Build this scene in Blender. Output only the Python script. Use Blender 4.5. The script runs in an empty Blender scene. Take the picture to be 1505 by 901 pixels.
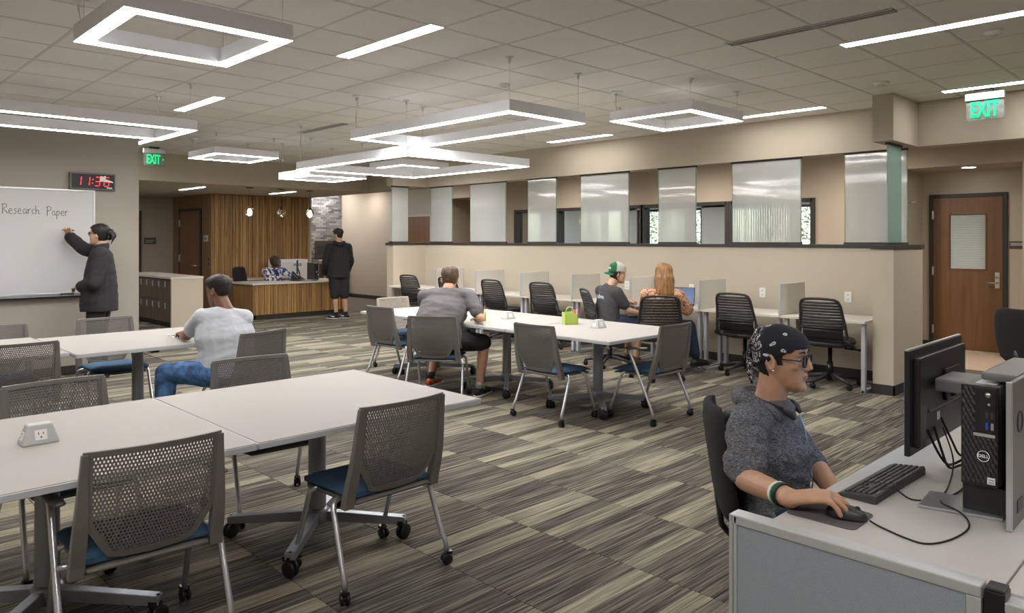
import bpy, bmesh, math, random
from mathutils import Vector, Matrix, noise
from math import sin, cos, pi, radians, atan2, sqrt
random.seed(7)
scene = bpy.context.scene
COL = scene.collection

# ------------------------------------------------------------------ camera, world, exposure
TH = radians(45.561)
cam_d = bpy.data.cameras.new('camera')
cam_d.sensor_width = 36.0
cam_d.lens = 36.0 * 1084.57 / 1505.0
cam_d.shift_y = -(450.5 - 353.0) / 1505.0
cam_d.clip_end = 200
cam = bpy.data.objects.new('camera', cam_d)
cam.location = (0, 0, 1.565)
cam.rotation_euler = (radians(90), 0, TH - radians(90))
COL.objects.link(cam)
scene.camera = cam

world = bpy.data.worlds.new('sky')
scene.world = world
world.use_nodes = True
wn = world.node_tree.nodes
bg = wn['Background']
sky = wn.new('ShaderNodeTexSky')
sky.sky_type = 'NISHITA'
sky.sun_elevation = radians(48)
sky.sun_rotation = radians(250)
sky.sun_disc = False
world.node_tree.links.new(sky.outputs[0], bg.inputs[0])
bg.inputs[1].default_value = 0.22

sun_d = bpy.data.lights.new('sun', 'SUN')
sun_d.energy = 2.2
sun_d.angle = radians(1)
sun = bpy.data.objects.new('sun', sun_d)
sun.rotation_euler = (radians(42), 0, radians(250 - 180))
COL.objects.link(sun)

LAMP = 16.0       # emission of the pendant diffusers
STRIP = 9.0      # emission of the recessed strips
vs = scene.view_settings
vs.view_transform = 'Standard'
vs.look = 'None'
vs.exposure = 1.52
vs.gamma = 1.0
vs.use_curve_mapping = False
cy = scene.cycles
cy.use_denoising = True
cy.max_bounces = 8
cy.diffuse_bounces = 5
cy.glossy_bounces = 4
cy.transmission_bounces = 6
cy.transparent_max_bounces = 8
cy.caustics_reflective = False
cy.caustics_refractive = False
cy.sample_clamp_indirect = 6.0

# ------------------------------------------------------------------ materials
MATS = {}
def mat(name, col=(.8, .8, .8), rough=.5, metal=0.0, emit=None, estr=0.0, trans=0.0, ior=1.45,
        var=0.0, vscale=20.0, bump=0.0, bscale=60.0, sheen=0.0, coat=0.0, spec=.5):
    m = bpy.data.materials.new(name)
    m.use_nodes = True
    nt = m.node_tree
    b = nt.nodes['Principled BSDF']
    b.inputs['Base Color'].default_value = (*col, 1)
    b.inputs['Roughness'].default_value = rough
    b.inputs['Metallic'].default_value = metal
    b.inputs['IOR'].default_value = ior
    b.inputs['Transmission Weight'].default_value = trans
    b.inputs['Specular IOR Level'].default_value = spec
    if sheen: b.inputs['Sheen Weight'].default_value = sheen
    if coat: b.inputs['Coat Weight'].default_value = coat
    if emit:
        b.inputs['Emission Color'].default_value = (*emit, 1)
        b.inputs['Emission Strength'].default_value = estr
    if var or bump:
        tc = nt.nodes.new('ShaderNodeTexCoord')
    if var:
        n = nt.nodes.new('ShaderNodeTexNoise')
        n.inputs['Scale'].default_value = vscale
        n.inputs['Detail'].default_value = 4
        nt.links.new(tc.outputs['Object'], n.inputs['Vector'])
        r = nt.nodes.new('ShaderNodeValToRGB')
        r.color_ramp.elements[0].position = .3
        r.color_ramp.elements[1].position = .7
        r.color_ramp.elements[0].color = (*[c * (1 - var) for c in col], 1)
        r.color_ramp.elements[1].color = (*[min(1, c * (1 + var)) for c in col], 1)
        nt.links.new(n.outputs['Fac'], r.inputs[0])
        nt.links.new(r.outputs[0], b.inputs['Base Color'])
    if bump:
        n2 = nt.nodes.new('ShaderNodeTexNoise')
        n2.inputs['Scale'].default_value = bscale
        n2.inputs['Detail'].default_value = 3
        nt.links.new(tc.outputs['Object'], n2.inputs['Vector'])
        bp = nt.nodes.new('ShaderNodeBump')
        bp.inputs['Strength'].default_value = bump
        bp.inputs['Distance'].default_value = .01
        nt.links.new(n2.outputs['Fac'], bp.inputs['Height'])
        nt.links.new(bp.outputs[0], b.inputs['Normal'])
    MATS[name] = m
    return m

def wood(name, c1, c2, rough=.45, scale=(1, 1, 1), axis='Z', dist=3.0, freq=14.0):
    """grain that runs along the given object axis"""
    m = bpy.data.materials.new(name)
    m.use_nodes = True
    nt = m.node_tree
    b = nt.nodes['Principled BSDF']
    b.inputs['Roughness'].default_value = rough
    tc = nt.nodes.new('ShaderNodeTexCoord')
    mp = nt.nodes.new('ShaderNodeMapping')
    s = {'X': (1.2, 24, 24), 'Y': (24, 1.2, 24), 'Z': (24, 24, 1.2)}[axis]
    mp.inputs['Scale'].default_value = s
    n = nt.nodes.new('ShaderNodeTexNoise')
    n.inputs['Scale'].default_value = freq / 10
    n.inputs['Detail'].default_value = 6
    n.inputs['Distortion'].default_value = dist / 4
    r = nt.nodes.new('ShaderNodeValToRGB')
    r.color_ramp.elements[0].position = .32
    r.color_ramp.elements[1].position = .68
    r.color_ramp.elements[0].color = (*c1, 1)
    r.color_ramp.elements[1].color = (*c2, 1)
    nt.links.new(tc.outputs['Object'], mp.inputs['Vector'])
    nt.links.new(mp.outputs[0], n.inputs['Vector'])
    nt.links.new(n.outputs['Fac'], r.inputs[0])
    nt.links.new(r.outputs[0], b.inputs['Base Color'])
    MATS[name] = m
    return m

def nmath(nt, op, a, b=None):
    n = nt.nodes.new('ShaderNodeMath'); n.operation = op
    for i, x in enumerate((a, b)):
        if x is None: continue
        if isinstance(x, (int, float)): n.inputs[i].default_value = x
        else: nt.links.new(x, n.inputs[i])
    return n.outputs[0]

def carpet_material():
    m = bpy.data.materials.new('carpet'); m.use_nodes = True
    nt = m.node_tree; b = nt.nodes['Principled BSDF']
    b.inputs['Roughness'].default_value = .95
    b.inputs['Specular IOR Level'].default_value = .1
    g = nt.nodes.new('ShaderNodeNewGeometry')
    sp = nt.nodes.new('ShaderNodeSeparateXYZ'); nt.links.new(g.outputs['Position'], sp.inputs[0])
    cx = nmath(nt, 'FLOOR', nmath(nt, 'DIVIDE', nmath(nt, 'SUBTRACT', sp.outputs[0], 2.27), .6167))
    ys = nmath(nt, 'DIVIDE', nmath(nt, 'SUBTRACT', sp.outputs[1], 2.30), .6167)
    cyy = nmath(nt, 'FLOOR', ys)
    # band inside a tile: ragged band edges by adding a coarse per-tile offset
    band = nmath(nt, 'FLOOR', nmath(nt, 'MULTIPLY', ys, 6.0))
    def white(x, y, seed):
        c = nt.nodes.new('ShaderNodeCombineXYZ'); nt.links.new(x, c.inputs[0]); nt.links.new(y, c.inputs[1]); c.inputs[2].default_value = seed
        w = nt.nodes.new('ShaderNodeTexWhiteNoise'); w.noise_dimensions = '3D'
        nt.links.new(c.outputs[0], w.inputs['Vector']); return w.outputs['Value']
    h = white(cx, band, 3.3)
    tile = white(cx, cyy, 9.1)
    # fine tufted rows that run along X
    def rows(freq, seed, xs=2.2):
        c = nt.nodes.new('ShaderNodeCombineXYZ')
        nt.links.new(nmath(nt, 'ADD', nmath(nt, 'MULTIPLY', sp.outputs[0], xs), nmath(nt, 'MULTIPLY', cx, 17.3)), c.inputs[0])
        nt.links.new(nmath(nt, 'MULTIPLY', sp.outputs[1], freq), c.inputs[1]); c.inputs[2].default_value = seed
        n = nt.nodes.new('ShaderNodeTexNoise'); n.inputs['Scale'].default_value = 1.0; n.inputs['Detail'].default_value = 2
        nt.links.new(c.outputs[0], n.inputs['Vector']); return n.outputs['Fac']
    r1 = rows(78, 1.0); r2 = rows(24, 5.0, 1.2); pile = rows(420, 8.0, 260)
    # lightness: band level + rows
    lvl = nt.nodes.new('ShaderNodeMapRange'); lvl.inputs[1].default_value = .52; lvl.inputs[2].default_value = .80
    lvl.inputs[3].default_value = .20; lvl.inputs[4].default_value = .64
    nt.links.new(h, lvl.inputs[0])
    v = nmath(nt, 'ADD', lvl.outputs[0], nmath(nt, 'MULTIPLY', nmath(nt, 'SUBTRACT', r1, .5), 1.9))
    v = nmath(nt, 'ADD', v, nmath(nt, 'MULTIPLY', nmath(nt, 'SUBTRACT', r2, .5), .75))
    v = nmath(nt, 'ADD', v, nmath(nt, 'MULTIPLY', nmath(nt, 'SUBTRACT', pile, .5), .5))
    v = nmath(nt, 'ADD', v, nmath(nt, 'MULTIPLY', nmath(nt, 'SUBTRACT', tile, .5), .12))
    r = nt.nodes.new('ShaderNodeValToRGB')
    e = r.color_ramp.elements
    e[0].position = -.0; e[0].color = (.055, .050, .044, 1)
    e[1].position = 1.0; e[1].color = (.40, .355, .26, 1)
    x = e.new(.35); x.color = (.150, .138, .114, 1)
    nt.links.new(v, r.inputs[0]); nt.links.new(r.outputs[0], b.inputs['Base Color'])
    bp = nt.nodes.new('ShaderNodeBump'); bp.inputs['Strength'].default_value = .35; bp.inputs['Distance'].default_value = .006
    nt.links.new(nmath(nt, 'ADD', r1, pile), bp.inputs['Height']); nt.links.new(bp.outputs[0], b.inputs['Normal'])
    MATS['carpet'] = m
carpet_material()

mat('wall', (.52, .46, .365), .85, bump=.06, bscale=180)
mat('wall_grey', (.39, .365, .315), .85, bump=.06, bscale=180)
mat('wall_dark', (.45, .38, .30), .85, bump=.06, bscale=180)
mat('wall_white', (.80, .80, .80), .8)
mat('tile_white', (.84, .815, .775), .92, bump=.25, bscale=90, var=.03, vscale=60)
mat('grid_white', (.66, .64, .61), .6)
mat('white_paint', (.85, .87, .91), .45)
mat('lamp_glow', (1, 1, 1), .5, emit=(1.0, .98, .95), estr=LAMP)
mat('strip_glow', (1, 1, 1), .5, emit=(1.0, .97, .93), estr=STRIP)
mat('black_trim', (.035, .032, .03), .5)
mat('dark_plastic', (.032, .032, .033), .42)
mat('black_plastic', (.012, .012, .013), .35)
mat('black_rubber', (.01, .01, .01), .6)
mat('black_fabric', (.014, .014, .015), .9, bump=.2, bscale=900)
mat('chair_grey', (.155, .145, .132), .45)
mat('chair_grey_lit', (.36, .32, .275), .45)  # the grey chair as lit: brightness of the far chair put into its colour
mat('blue_fabric', (.048, .105, .19), .9, bump=.25, bscale=700, var=.15, vscale=300)
mat('silver', (.60, .62, .66), .32, metal=.85)
mat('silver_dull', (.30, .32, .36), .42, metal=.6)
mat('steel', (.62, .61, .59), .28, metal=1.0)
mat('chrome', (.8, .8, .8), .12, metal=1.0)
mat('laminate', (.375, .350, .328), .58, spec=.3, var=.015, vscale=400)
mat('laminate_edge', (.50, .52, .54), .35)
mat('desk_white', (.60, .56, .50), .4)
mat('divider', (.62, .59, .53), .75, bump=.1, bscale=400)
mat('leg_grey', (.46, .48, .52), .4, metal=.3)
mat('quartz_end', (.62, .54, .43), .35, var=.10, vscale=160)
mat('quartz_top', (.74, .68, .60), .25, var=.05, vscale=60)
mat('whiteboard', (.62, .625, .63), .22)
mat('aluminium', (.65, .65, .65), .35, metal=.8)
mat('ink', (.09, .09, .10), .6)
mat('red_led', (.3, 0, 0), .4, emit=(1, .03, .05), estr=.8)
mat('green_led', (0, .5, .15), .4, emit=(.0, 1, .28), estr=.28)
mat('clear', (.93, .97, .95), .05, trans=1.0, ior=1.15)
mat('sign_glass', (.30, .31, .29), .25, trans=.45, ior=1.3, var=.35, vscale=14)
mat('bulb_glass', (1, .96, .9), .03, trans=1.0, ior=1.2)
mat('bulb_glow', (1, .9, .7), .4, emit=(1, .72, .35), estr=22)
mat('white_plastic', (.80, .79, .76), .4)
mat('socket_dark', (.05, .05, .05), .6)
mat('grey_plastic', (.46, .47, .47), .45)
mat('lime_plastic', (.40, .52, .10), .4)
mat('partition_fabric', (.28, .315, .345), .95, bump=.3, bscale=500, var=.10, vscale=260)
mat('alu_trim', (.55, .57, .58), .38, metal=.5)
mat('desk_top', (.50, .485, .46), .45)
mat('mousepad', (.10, .095, .092), .8)
mat('keyboard', (.055, .052, .050), .55)
mat('key', (.045, .043, .042), .5)
mat('monitor', (.018, .018, .021), .38)
mat('monitor_recess_lit', (.075, .073, .07), .5)  # monitor back in the port recess, its lit look put into the colour
mat('screen', (.01, .01, .012), .15, emit=(.35, .5, .75), estr=.6)
mat('laptop_screen', (.02, .03, .06), .2, emit=(.06, .12, .26), estr=.3)
mat('pc_black', (.014, .014, .016), .38)
mat('pc_shell', (.10, .10, .10), .4)
mat('stand_shell', (.17, .165, .16), .42)
mat('usb_blue', (.02, .08, .5), .4)
mat('print_white', (.85, .85, .85), .5)
mat('print_grey', (.35, .35, .35), .5)
mat('print_blue', (.10, .30, .75), .6)
mat('hall_floor', (.11, .088, .070), .9, var=.1, vscale=80)
mat('tan_floor', (.52, .40, .30), .5)
mat('brass_dark', (.10, .085, .06), .4, metal=.7)
mat('blind', (.72, .72, .72), .5)
mat('mortar', (.30, .29, .28), .9)
mat('leaf', (.15, .24, .07), .6, var=.5, vscale=2)
mat('bark', (.12, .08, .05), .9)
mat('lawn', (.16, .24, .10), .9, var=.3, vscale=3)
mat('purple_sign', (.05, .03, .12), .5)
mat('paper', (.85, .84, .80), .7)
mat('paper_lime', (.62, .80, .25), .7)
wood('wood_slat', (.20, .105, .036), (.44, .26, .095), axis='Z')
wood('wood_slat_pale', (.30, .165, .055), (.56, .345, .13), axis='Z')
wood('wood_panel', (.15, .085, .035), (.27, .16, .07), axis='Z')
wood('wood_door', (.135, .062, .023), (.185, .088, .034), rough=.4, axis='Z', freq=8)
wood('wood_door_dark', (.155, .075, .035), (.195, .10, .05), rough=.45, axis='Z', freq=8)
wood('locker_wood', (.10, .070, .048), (.18, .125, .085), rough=.5, axis='Z')

def brick_mat():
    m = mat('brick', (.3, .29, .28), .85)
    nt = m.node_tree; b = nt.nodes['Principled BSDF']
    oi = nt.nodes.new('ShaderNodeNewGeometry')
    r = nt.nodes.new('ShaderNodeValToRGB')
    r.color_ramp.elements[0].color = (.11, .108, .108, 1)
    r.color_ramp.elements[1].color = (.42, .41, .405, 1)
    nt.links.new(oi.outputs['Random Per Island'], r.inputs[0])
    nt.links.new(r.outputs[0], b.inputs['Base Color'])
brick_mat()

def fluted_glass():
    m = mat('fluted_glass', (.93, .96, .93), .06, trans=.56, ior=1.45, spec=.7)
    return m
fluted_glass()
mat('green_glass_edge', (.58, .84, .73), .12, trans=.5, ior=1.3)
def thin_glass():
    m = bpy.data.materials.new('window_glass'); m.use_nodes = True
    nt = m.node_tree; nt.nodes.remove(nt.nodes['Principled BSDF'])
    out = nt.nodes['Material Output']
    tr = nt.nodes.new('ShaderNodeBsdfTransparent'); tr.inputs[0].default_value = (.96, .98, .97, 1)
    gl = nt.nodes.new('ShaderNodeBsdfGlossy'); gl.inputs['Roughness'].default_value = .03
    mx = nt.nodes.new('ShaderNodeMixShader'); fr = nt.nodes.new('ShaderNodeFresnel'); fr.inputs[0].default_value = 1.25
    nt.links.new(fr.outputs[0], mx.inputs[0]); nt.links.new(tr.outputs[0], mx.inputs[1]); nt.links.new(gl.outputs[0], mx.inputs[2])
    nt.links.new(mx.outputs[0], out.inputs[0]); MATS['window_glass'] = m
thin_glass()

# ------------------------------------------------------------------ mesh building
class MB:
    def __init__(s): s.v = []; s.f = []; s.m = []; s.s = []
    def add(s, vs, fs, mi=0, sm=False, M=None):
        o = len(s.v)
        s.v += [tuple(M @ Vector(p)) for p in vs] if M is not None else [tuple(p) for p in vs]
        for f in fs:
            s.f.append([i + o for i in f]); s.m.append(mi); s.s.append(sm)
        return s
    def box(s, x0, x1, y0, y1, z0, z1, mi=0, M=None):
        v = [(x0, y0, z0), (x1, y0, z0), (x1, y1, z0), (x0, y1, z0), (x0, y0, z1), (x1, y0, z1), (x1, y1, z1), (x0, y1, z1)]
        return s.add(v, [(3, 2, 1, 0), (4, 5, 6, 7), (0, 1, 5, 4), (1, 2, 6, 5), (2, 3, 7, 6), (3, 0, 4, 7)], mi, False, M)
    def prism(s, poly, z0, z1, mi=0, M=None):
        n = len(poly)
        v = [(x, y, z0) for x, y in poly] + [(x, y, z1) for x, y in poly]
        f = [tuple(range(n - 1, -1, -1)), tuple(range(n, 2 * n))] + [(i, (i + 1) % n, n + (i + 1) % n, n + i) for i in range(n)]
        return s.add(v, f, mi, False, M)
    def tube(s, pts, r, n=10, mi=0, M=None, side=None, caps='flat', sm=True, closed=False):
        """r: number, list of numbers or list of (a, b) half widths; a lies along side"""
        pts = [Vector(p) for p in pts]
        k = len(pts)
        rr = [(r, r)] * k if isinstance(r, (int, float)) else [(x, x) if isinstance(x, (int, float)) else x for x in r]
        tang = []
        for i in range(k):
            if closed: t = pts[(i + 1) % k] - pts[i - 1]
            elif i == 0: t = pts[1] - pts[0]
            elif i == k - 1: t = pts[-1] - pts[-2]
            else: t = (pts[i + 1] - pts[i]).normalized() + (pts[i] - pts[i - 1]).normalized()
            tang.append(t.normalized())
        a = Vector(side) if side is not None else (Vector((0, 0, 1)) if abs(tang[0].z) < .9 else Vector((1, 0, 0)))
        a = (a - tang[0] * a.dot(tang[0])).normalized()
        vs = []; rings = 0
        def ring(c, ax, t, ra, rb):
            bx = t.cross(ax)
            for j in range(n):
                q = 2 * pi * j / n
                vs.append(c + ax * (ra * cos(q)) + bx * (rb * sin(q)))
        axes = []
        for i in range(k):
            if side is not None:
                sd = Vector(side); a2 = sd - tang[i] * sd.dot(tang[i])
                if a2.length > 1e-3: a = a2.normalized()
            else:
                a = a - tang[i] * a.dot(tang[i]); a.normalize()
            axes.append(a.copy())
        if caps == 'round':
            for q in (80, 55, 28):
                w = radians(q); m_ = min(rr[0])
                ring(pts[0] - tang[0] * (m_ * sin(w)), axes[0], tang[0], rr[0][0] * cos(w), rr[0][1] * cos(w)); rings += 1
        for i in range(k):
            ring(pts[i], axes[i], tang[i], *rr[i]); rings += 1
        if caps == 'round':
            for q in (28, 55, 80):
                w = radians(q); m_ = min(rr[-1])
                ring(pts[-1] + tang[-1] * (m_ * sin(w)), axes[-1], tang[-1], rr[-1][0] * cos(w), rr[-1][1] * cos(w)); rings += 1
        fs = []
        for i in range(rings - 1):
            for j in range(n):
                fs.append((i * n + j, i * n + (j + 1) % n, (i + 1) * n + (j + 1) % n, (i + 1) * n + j))
        if closed:
            for j in range(n):
                fs.append(((rings - 1) * n + j, (rings - 1) * n + (j + 1) % n, (j + 1) % n, j))
        elif caps:
            fs.append(tuple(range(n - 1, -1, -1))); fs.append(tuple((rings - 1) * n + j for j in range(n)))
        return s.add(vs, fs, mi, sm, M)
    def cyl(s, p0, p1, r, n=16, mi=0, M=None, sm=True):
        return s.tube([p0, p1], r, n, mi, M, sm=sm)
    def ball(s, c, r, nu=14, nv=9, mi=0, M=None):
        r = (r, r, r) if isinstance(r, (int, float)) else r
        vs = [(c[0], c[1], c[2] - r[2])]
        for i in range(1, nv):
            t = pi * i / nv
            for j in range(nu):
                q = 2 * pi * j / nu
                vs.append((c[0] + r[0] * sin(t) * cos(q), c[1] + r[1] * sin(t) * sin(q), c[2] - r[2] * cos(t)))
        vs.append((c[0], c[1], c[2] + r[2]))
        fs = [(0, 1 + (j + 1) % nu, 1 + j) for j in range(nu)]
        for i in range(nv - 2):
            for j in range(nu):
                a = 1 + i * nu
                fs.append((a + j, a + (j + 1) % nu, a + nu + (j + 1) % nu, a + nu + j))
        L = len(vs) - 1; a = 1 + (nv - 2) * nu
        fs += [(a + j, a + (j + 1) % nu, L) for j in range(nu)]
        return s.add(vs, fs, mi, True, M)
    def lathe(s, prof, n=20, mi=0, M=None, sm=True, caps=True):
        vs = []; fs = []
        for r, z in prof:
            for j in range(n):
                q = 2 * pi * j / n; vs.append((r * cos(q), r * sin(q), z))
        for i in range(len(prof) - 1):
            for j in range(n):
                fs.append((i * n + j, i * n + (j + 1) % n, (i + 1) * n + (j + 1) % n, (i + 1) * n + j))
        if caps:
            fs.append(tuple(range(n - 1, -1, -1))); fs.append(tuple((len(prof) - 1) * n + j for j in range(n)))
        return s.add(vs, fs, mi, sm, M)
    def mesh(s, name, bevel=0.0, seg=2, mats=()):
        me = bpy.data.meshes.new(name)
        me.from_pydata(s.v, [], s.f)
        me.polygons.foreach_set('material_index', s.m)
        me.polygons.foreach_set('use_smooth', s.s)
        for m in mats: me.materials.append(MATS[m])
        if bevel:
            bm = bmesh.new(); bm.from_mesh(me)
            es = [e for e in bm.edges if len(e.link_faces) == 2 and e.calc_face_angle(0) > radians(32)]
            bmesh.ops.bevel(bm, geom=es, offset=bevel, segments=seg, affect='EDGES', profile=.6, clamp_overlap=True)
            bm.to_mesh(me); bm.free()
        me.update()
        return me

def link(name, data, parent=None, loc=(0, 0, 0), rot=(0, 0, 0)):
    o = bpy.data.objects.new(name, data)
    o.location = loc; o.rotation_euler = rot
    if parent is not None: o.parent = parent
    COL.objects.link(o)
    return o
def obj(name, mb, mats, parent=None, loc=(0, 0, 0), rot=(0, 0, 0), bevel=0.0, seg=2):
    mats = (mats,) if isinstance(mats, str) else mats
    return link(name, mb.mesh(name, bevel, seg, mats), parent, loc, rot)
def tag(o, label, cat, group=None):
    o['label'] = label; o['category'] = cat
    if group: o['group'] = group
    return o
def thing(name, label, cat, loc=(0, 0, 0), rz=0.0, group=None):
    return tag(link(name, None, None, loc, (0, 0, rz)), label, cat, group)
def struct(name, mb, mats, bevel=0.0):
    o = obj(name, mb, mats, bevel=bevel); o['kind'] = 'structure'; return o
def kids(o): return [c for c in CH.get(o.name, [])]
def copy_tree(o, loc, rz=0.0, label=None, group=None):
    def rec(a, par):
        c = a.copy(); COL.objects.link(c); c.parent = par
        for k in list(a.children): rec(k, c)
        return c
    r = rec(o, None); r.location = loc; r.rotation_euler = (0, 0, rz)
    if label: r['label'] = label
    if group: r['group'] = group
    return r
def text_mesh(txt, size, depth=.002, align='CENTER', bold=0.0):
    cu = bpy.data.curves.new('lettering', 'FONT')
    cu.body = txt; cu.size = size; cu.extrude = depth / 2; cu.align_x = align; cu.align_y = 'CENTER'
    cu.offset = bold; cu.resolution_u = 3
    o = bpy.data.objects.new('lettering', cu); COL.objects.link(o)
    dg = bpy.context.evaluated_depsgraph_get()
    me = bpy.data.meshes.new_from_object(o.evaluated_get(dg))
    bpy.data.objects.remove(o); bpy.data.curves.remove(cu)
    return me
def text(name, txt, size, m, parent, loc, rot, depth=.002, bold=0.0, sx=1.0):
    me = text_mesh(txt, size, depth, bold=bold)
    if sx != 1.0:
        for v in me.vertices: v.co.x *= sx
    me.materials.clear(); me.materials.append(MATS[m])
    return link(name, me, parent, loc, rot)
# ------------------------------------------------------------------ structure
CH, HB = 3.048, 2.57          # main ceiling, underside of the dropped beams
def seen(x, y, z, m=30):
    r = x * sin(TH) - y * cos(TH); d = x * cos(TH) + y * sin(TH)
    if d < .3: return False
    u = 752.5 + 1084.57 * r / d; v = 353 - 1084.57 * (z - 1.565) / d
    return -m < u < 1505 + m and -m < v < 901 + m
def pxarea(x, y, z):
    d = x * cos(TH) + y * sin(TH); return abs(z - 1.565) / d ** 3

# floor with carpet tiles
floor = struct('floor', MB().box(-3, 8.9, -4, 20, -.12, -.006), 'carpet')
tile_me = MB().box(.0015, .6152, .0015, .6152, -.005, 0).mesh('carpet_tile', .0012, 1, ('carpet',))
cand = []
for i in range(-9, 11):
    for j in range(-8, 26):
        x, y = 2.27 + .6167 * i, 2.30 + .6167 * j
        if x + .62 > 8.68: continue
        if any(seen(x + a, y + b, 0) for a in (0, .6) for b in (0, .6)) and not (y > 9.3 and x < 3.0):
            cand.append((pxarea(x + .3, y + .3, 0), x, y))
cand.sort(reverse=True)
for k, (a, x, y) in enumerate(cand[:295]):
    link('carpet_tile', tile_me, floor, (x, y, 0))
far = MB()
for a, x, y in cand[295:]:
    far.box(x + .0015, x + .6152, y + .0015, y + .6152, -.005, 0)
if far.v:
    o = obj('distant_carpet_tiles', far, 'carpet', floor); o['kind'] = 'stuff'
hall = struct('floor_hall', MB().box(8.9, 15, -4, 20, -.12, -.001), 'hall_floor')
alc = struct('floor_alcove', MB().box(10.2, 11.92, 2.13, 3.53, -.002, .002), 'tan_floor')

# ceiling with lay-in tiles and grid bars
ceil = struct('ceiling', MB().box(-3, 11.3, -4, 13.2, CH + .02, CH + .16), 'grid_white')
gx, gy, gs = 3.263, 3.407, .6096
ct = MB().box(.010, gs - .010, .010, gs - .010, -.004, .015).mesh('ceiling_tile', .003, 1, ('tile_white',))
ct_cut = MB().box(.010, 8.668 - (gx + gs * 8), .010, gs - .010, -.004, .015).mesh('ceiling_tile', .003, 1, ('tile_white',))
cells = []
for i in range(-12, 10):
    for j in range(-12, 17):
        x, y = gx + gs * i, gy + gs * j
        if x < -3 or x > 8.5 or y < -4 or y + gs > 13.4: continue
        vis = any(seen(x + a, y + b, CH) for a in (0, .6) for b in (0, .6))
        cells.append((0 if vis else 1, -pxarea(x + .3, y + .3, CH), x, y))
cells.sort()
rest = MB()
for k, (h, a, x, y) in enumerate(cells):
    if k < 298 and h == 0: link('ceiling_tile', ct if x + gs < 8.7 else ct_cut, ceil, (x, y, CH + .002))
    else: rest.box(x + .01, min(8.668, x + gs - .01), y + .01, y + gs - .01, CH - .002, CH + .017)
o = obj('more_ceiling_tiles', rest, 'tile_white', ceil); o['kind'] = 'stuff'
for i in range(-10, 10):
    x = gx + gs * i
    if -3 < x < 8.67: obj('grid_bar', MB().box(x - .011, x + .011, -4, 13.15, CH - .003, CH + .02), 'grid_white', ceil)
for j in range(-12, 17):
    y = gy + gs * j
    if -4 < y < 13.15: obj('grid_bar', MB().box(-3, 8.67, y - .011, y + .011, CH - .004, CH + .019), 'grid_white', ceil)

struct('ceiling_reception', MB().box(-1, 8.89, 13.35, 18.3, HB, HB + .15), 'wall')
struct('ceiling_hall', MB().box(8.89, 11.08, -4, 18.3, 3.05, 3.2), 'wall_white')
struct('ceiling_alcove', MB().box(11.235, 11.95, 2.1, 3.56, 2.553, 2.65), 'wall')

# dropped beams (headers)
struct('trim_1', MB().box(8.67, 8.89, -4, 13.35, HB, CH + .02), 'wall')                       # long beam over the glass
struct('trim_2', MB().box(-1, 8.67, 13.15, 13.35, HB, CH + .02), 'wall')                      # beam in front of reception
struct('trim_3', MB().box(7.92, 8.67, 2.61, 2.81, HB, CH + .004), 'wall')                     # short return beams over the wing walls
struct('trim_4', MB().box(7.92, 8.67, 11.2, 11.4, HB, CH + .004), 'wall')
# half wall with wings and a black cap
half = struct('wall_right', MB().box(8.67, 8.83, 2.61, 11.4, 0, 1.476).box(7.93, 8.67, 2.61, 2.81, 0, 1.476).box(7.93, 8.67, 11.2, 11.4, 0, 1.476), 'wall')
cap = MB().box(8.655, 8.85, 2.595, 11.415, 1.476, 1.516).box(7.905, 8.655, 2.595, 2.825, 1.476, 1.516).box(7.905, 8.655, 11.185, 11.415, 1.476, 1.516)
o = struct('trim_5', cap, 'black_trim', .003)
bb = MB()
bb.box(7.918, 7.93, 2.598, 2.822, 0, .10).box(7.918, 8.845, 2.598, 2.61, 0, .10).box(7.93, 8.67, 2.81, 2.822, 0, .10)
bb.box(8.658, 8.67, 2.822, 11.188, 0, .10).box(7.918, 8.67, 11.188, 11.2, 0, .10).box(7.918, 7.93, 11.188, 11.412, 0, .10)
struct('baseboard_right', bb, 'black_trim')
# whiteboard wall
struct('wall_left', MB().box(-3, 3.105, 9.78, 9.95, 0, CH + .02), 'wall_grey')
struct('baseboard_left', MB().box(-3, 3.117, 9.768, 9.78, 0, .10).box(3.105, 3.117, 9.768, 9.962, 0, .10), 'black_trim')
# room behind the camera
struct('wall_back', MB().box(-3.15, 11.2, -4.15, -4, 0, 3.2), 'wall')
struct('wall_side', MB().box(-3.15, -3, -4, 20, 0, 3.2), 'wall')
# far left wall behind the lockers, reception end
struct('wall_far', MB().box(-1, 6.5, 18.1, 18.25, 0, 2.6), 'wall_dark')
struct('baseboard_far', MB().box(-1, 6.5, 18.088, 18.1, 0, .10), 'black_trim')

# long outer hall wall with windows, an opening and the door alcove
W0, W1 = 11.08, 11.23
w = MB()
w.box(W0, W1, 3.53, 4.75, 0, 3.06).box(W0, W1, 4.75, 11.21, 0, 1.0).box(W0, W1, 4.75, 11.21, 2.207, 3.06)
w.box(W0, W1, 11.21, 12.1, 0, 3.06).box(W0, W1, 12.1, 13.6, 2.54, 3.06).box(W0, W1, 13.6, 18.3, 0, 3.06)
w.box(W0, W1, -4, 2.13, 0, 3.06).box(W0, W1, 2.13, 3.53, 2.553, 3.06)
struct('wall_hall', w, 'wall_dark')
struct('baseboard_hall', MB().box(W0 - .012, W0, 13.6, 18.1, 0, .10).box(W0 - .012, W0, 3.53, 12.1, 0, .10), 'black_trim')
struct('wall_alcove', MB().box(W1, 11.92, 3.53, 3.65, 0, 2.6).box(W1, 11.92, 2.01, 2.13, 0, 2.6).box(11.92, 12.05, 2.01, 3.65, 0, 2.6), 'wall')
struct('baseboard_alcove', MB().box(W0, 11.92, 3.518, 3.53, 0, .10).box(11.908, 11.92, 3.43, 3.53, 0, .10), 'black_trim')
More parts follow.
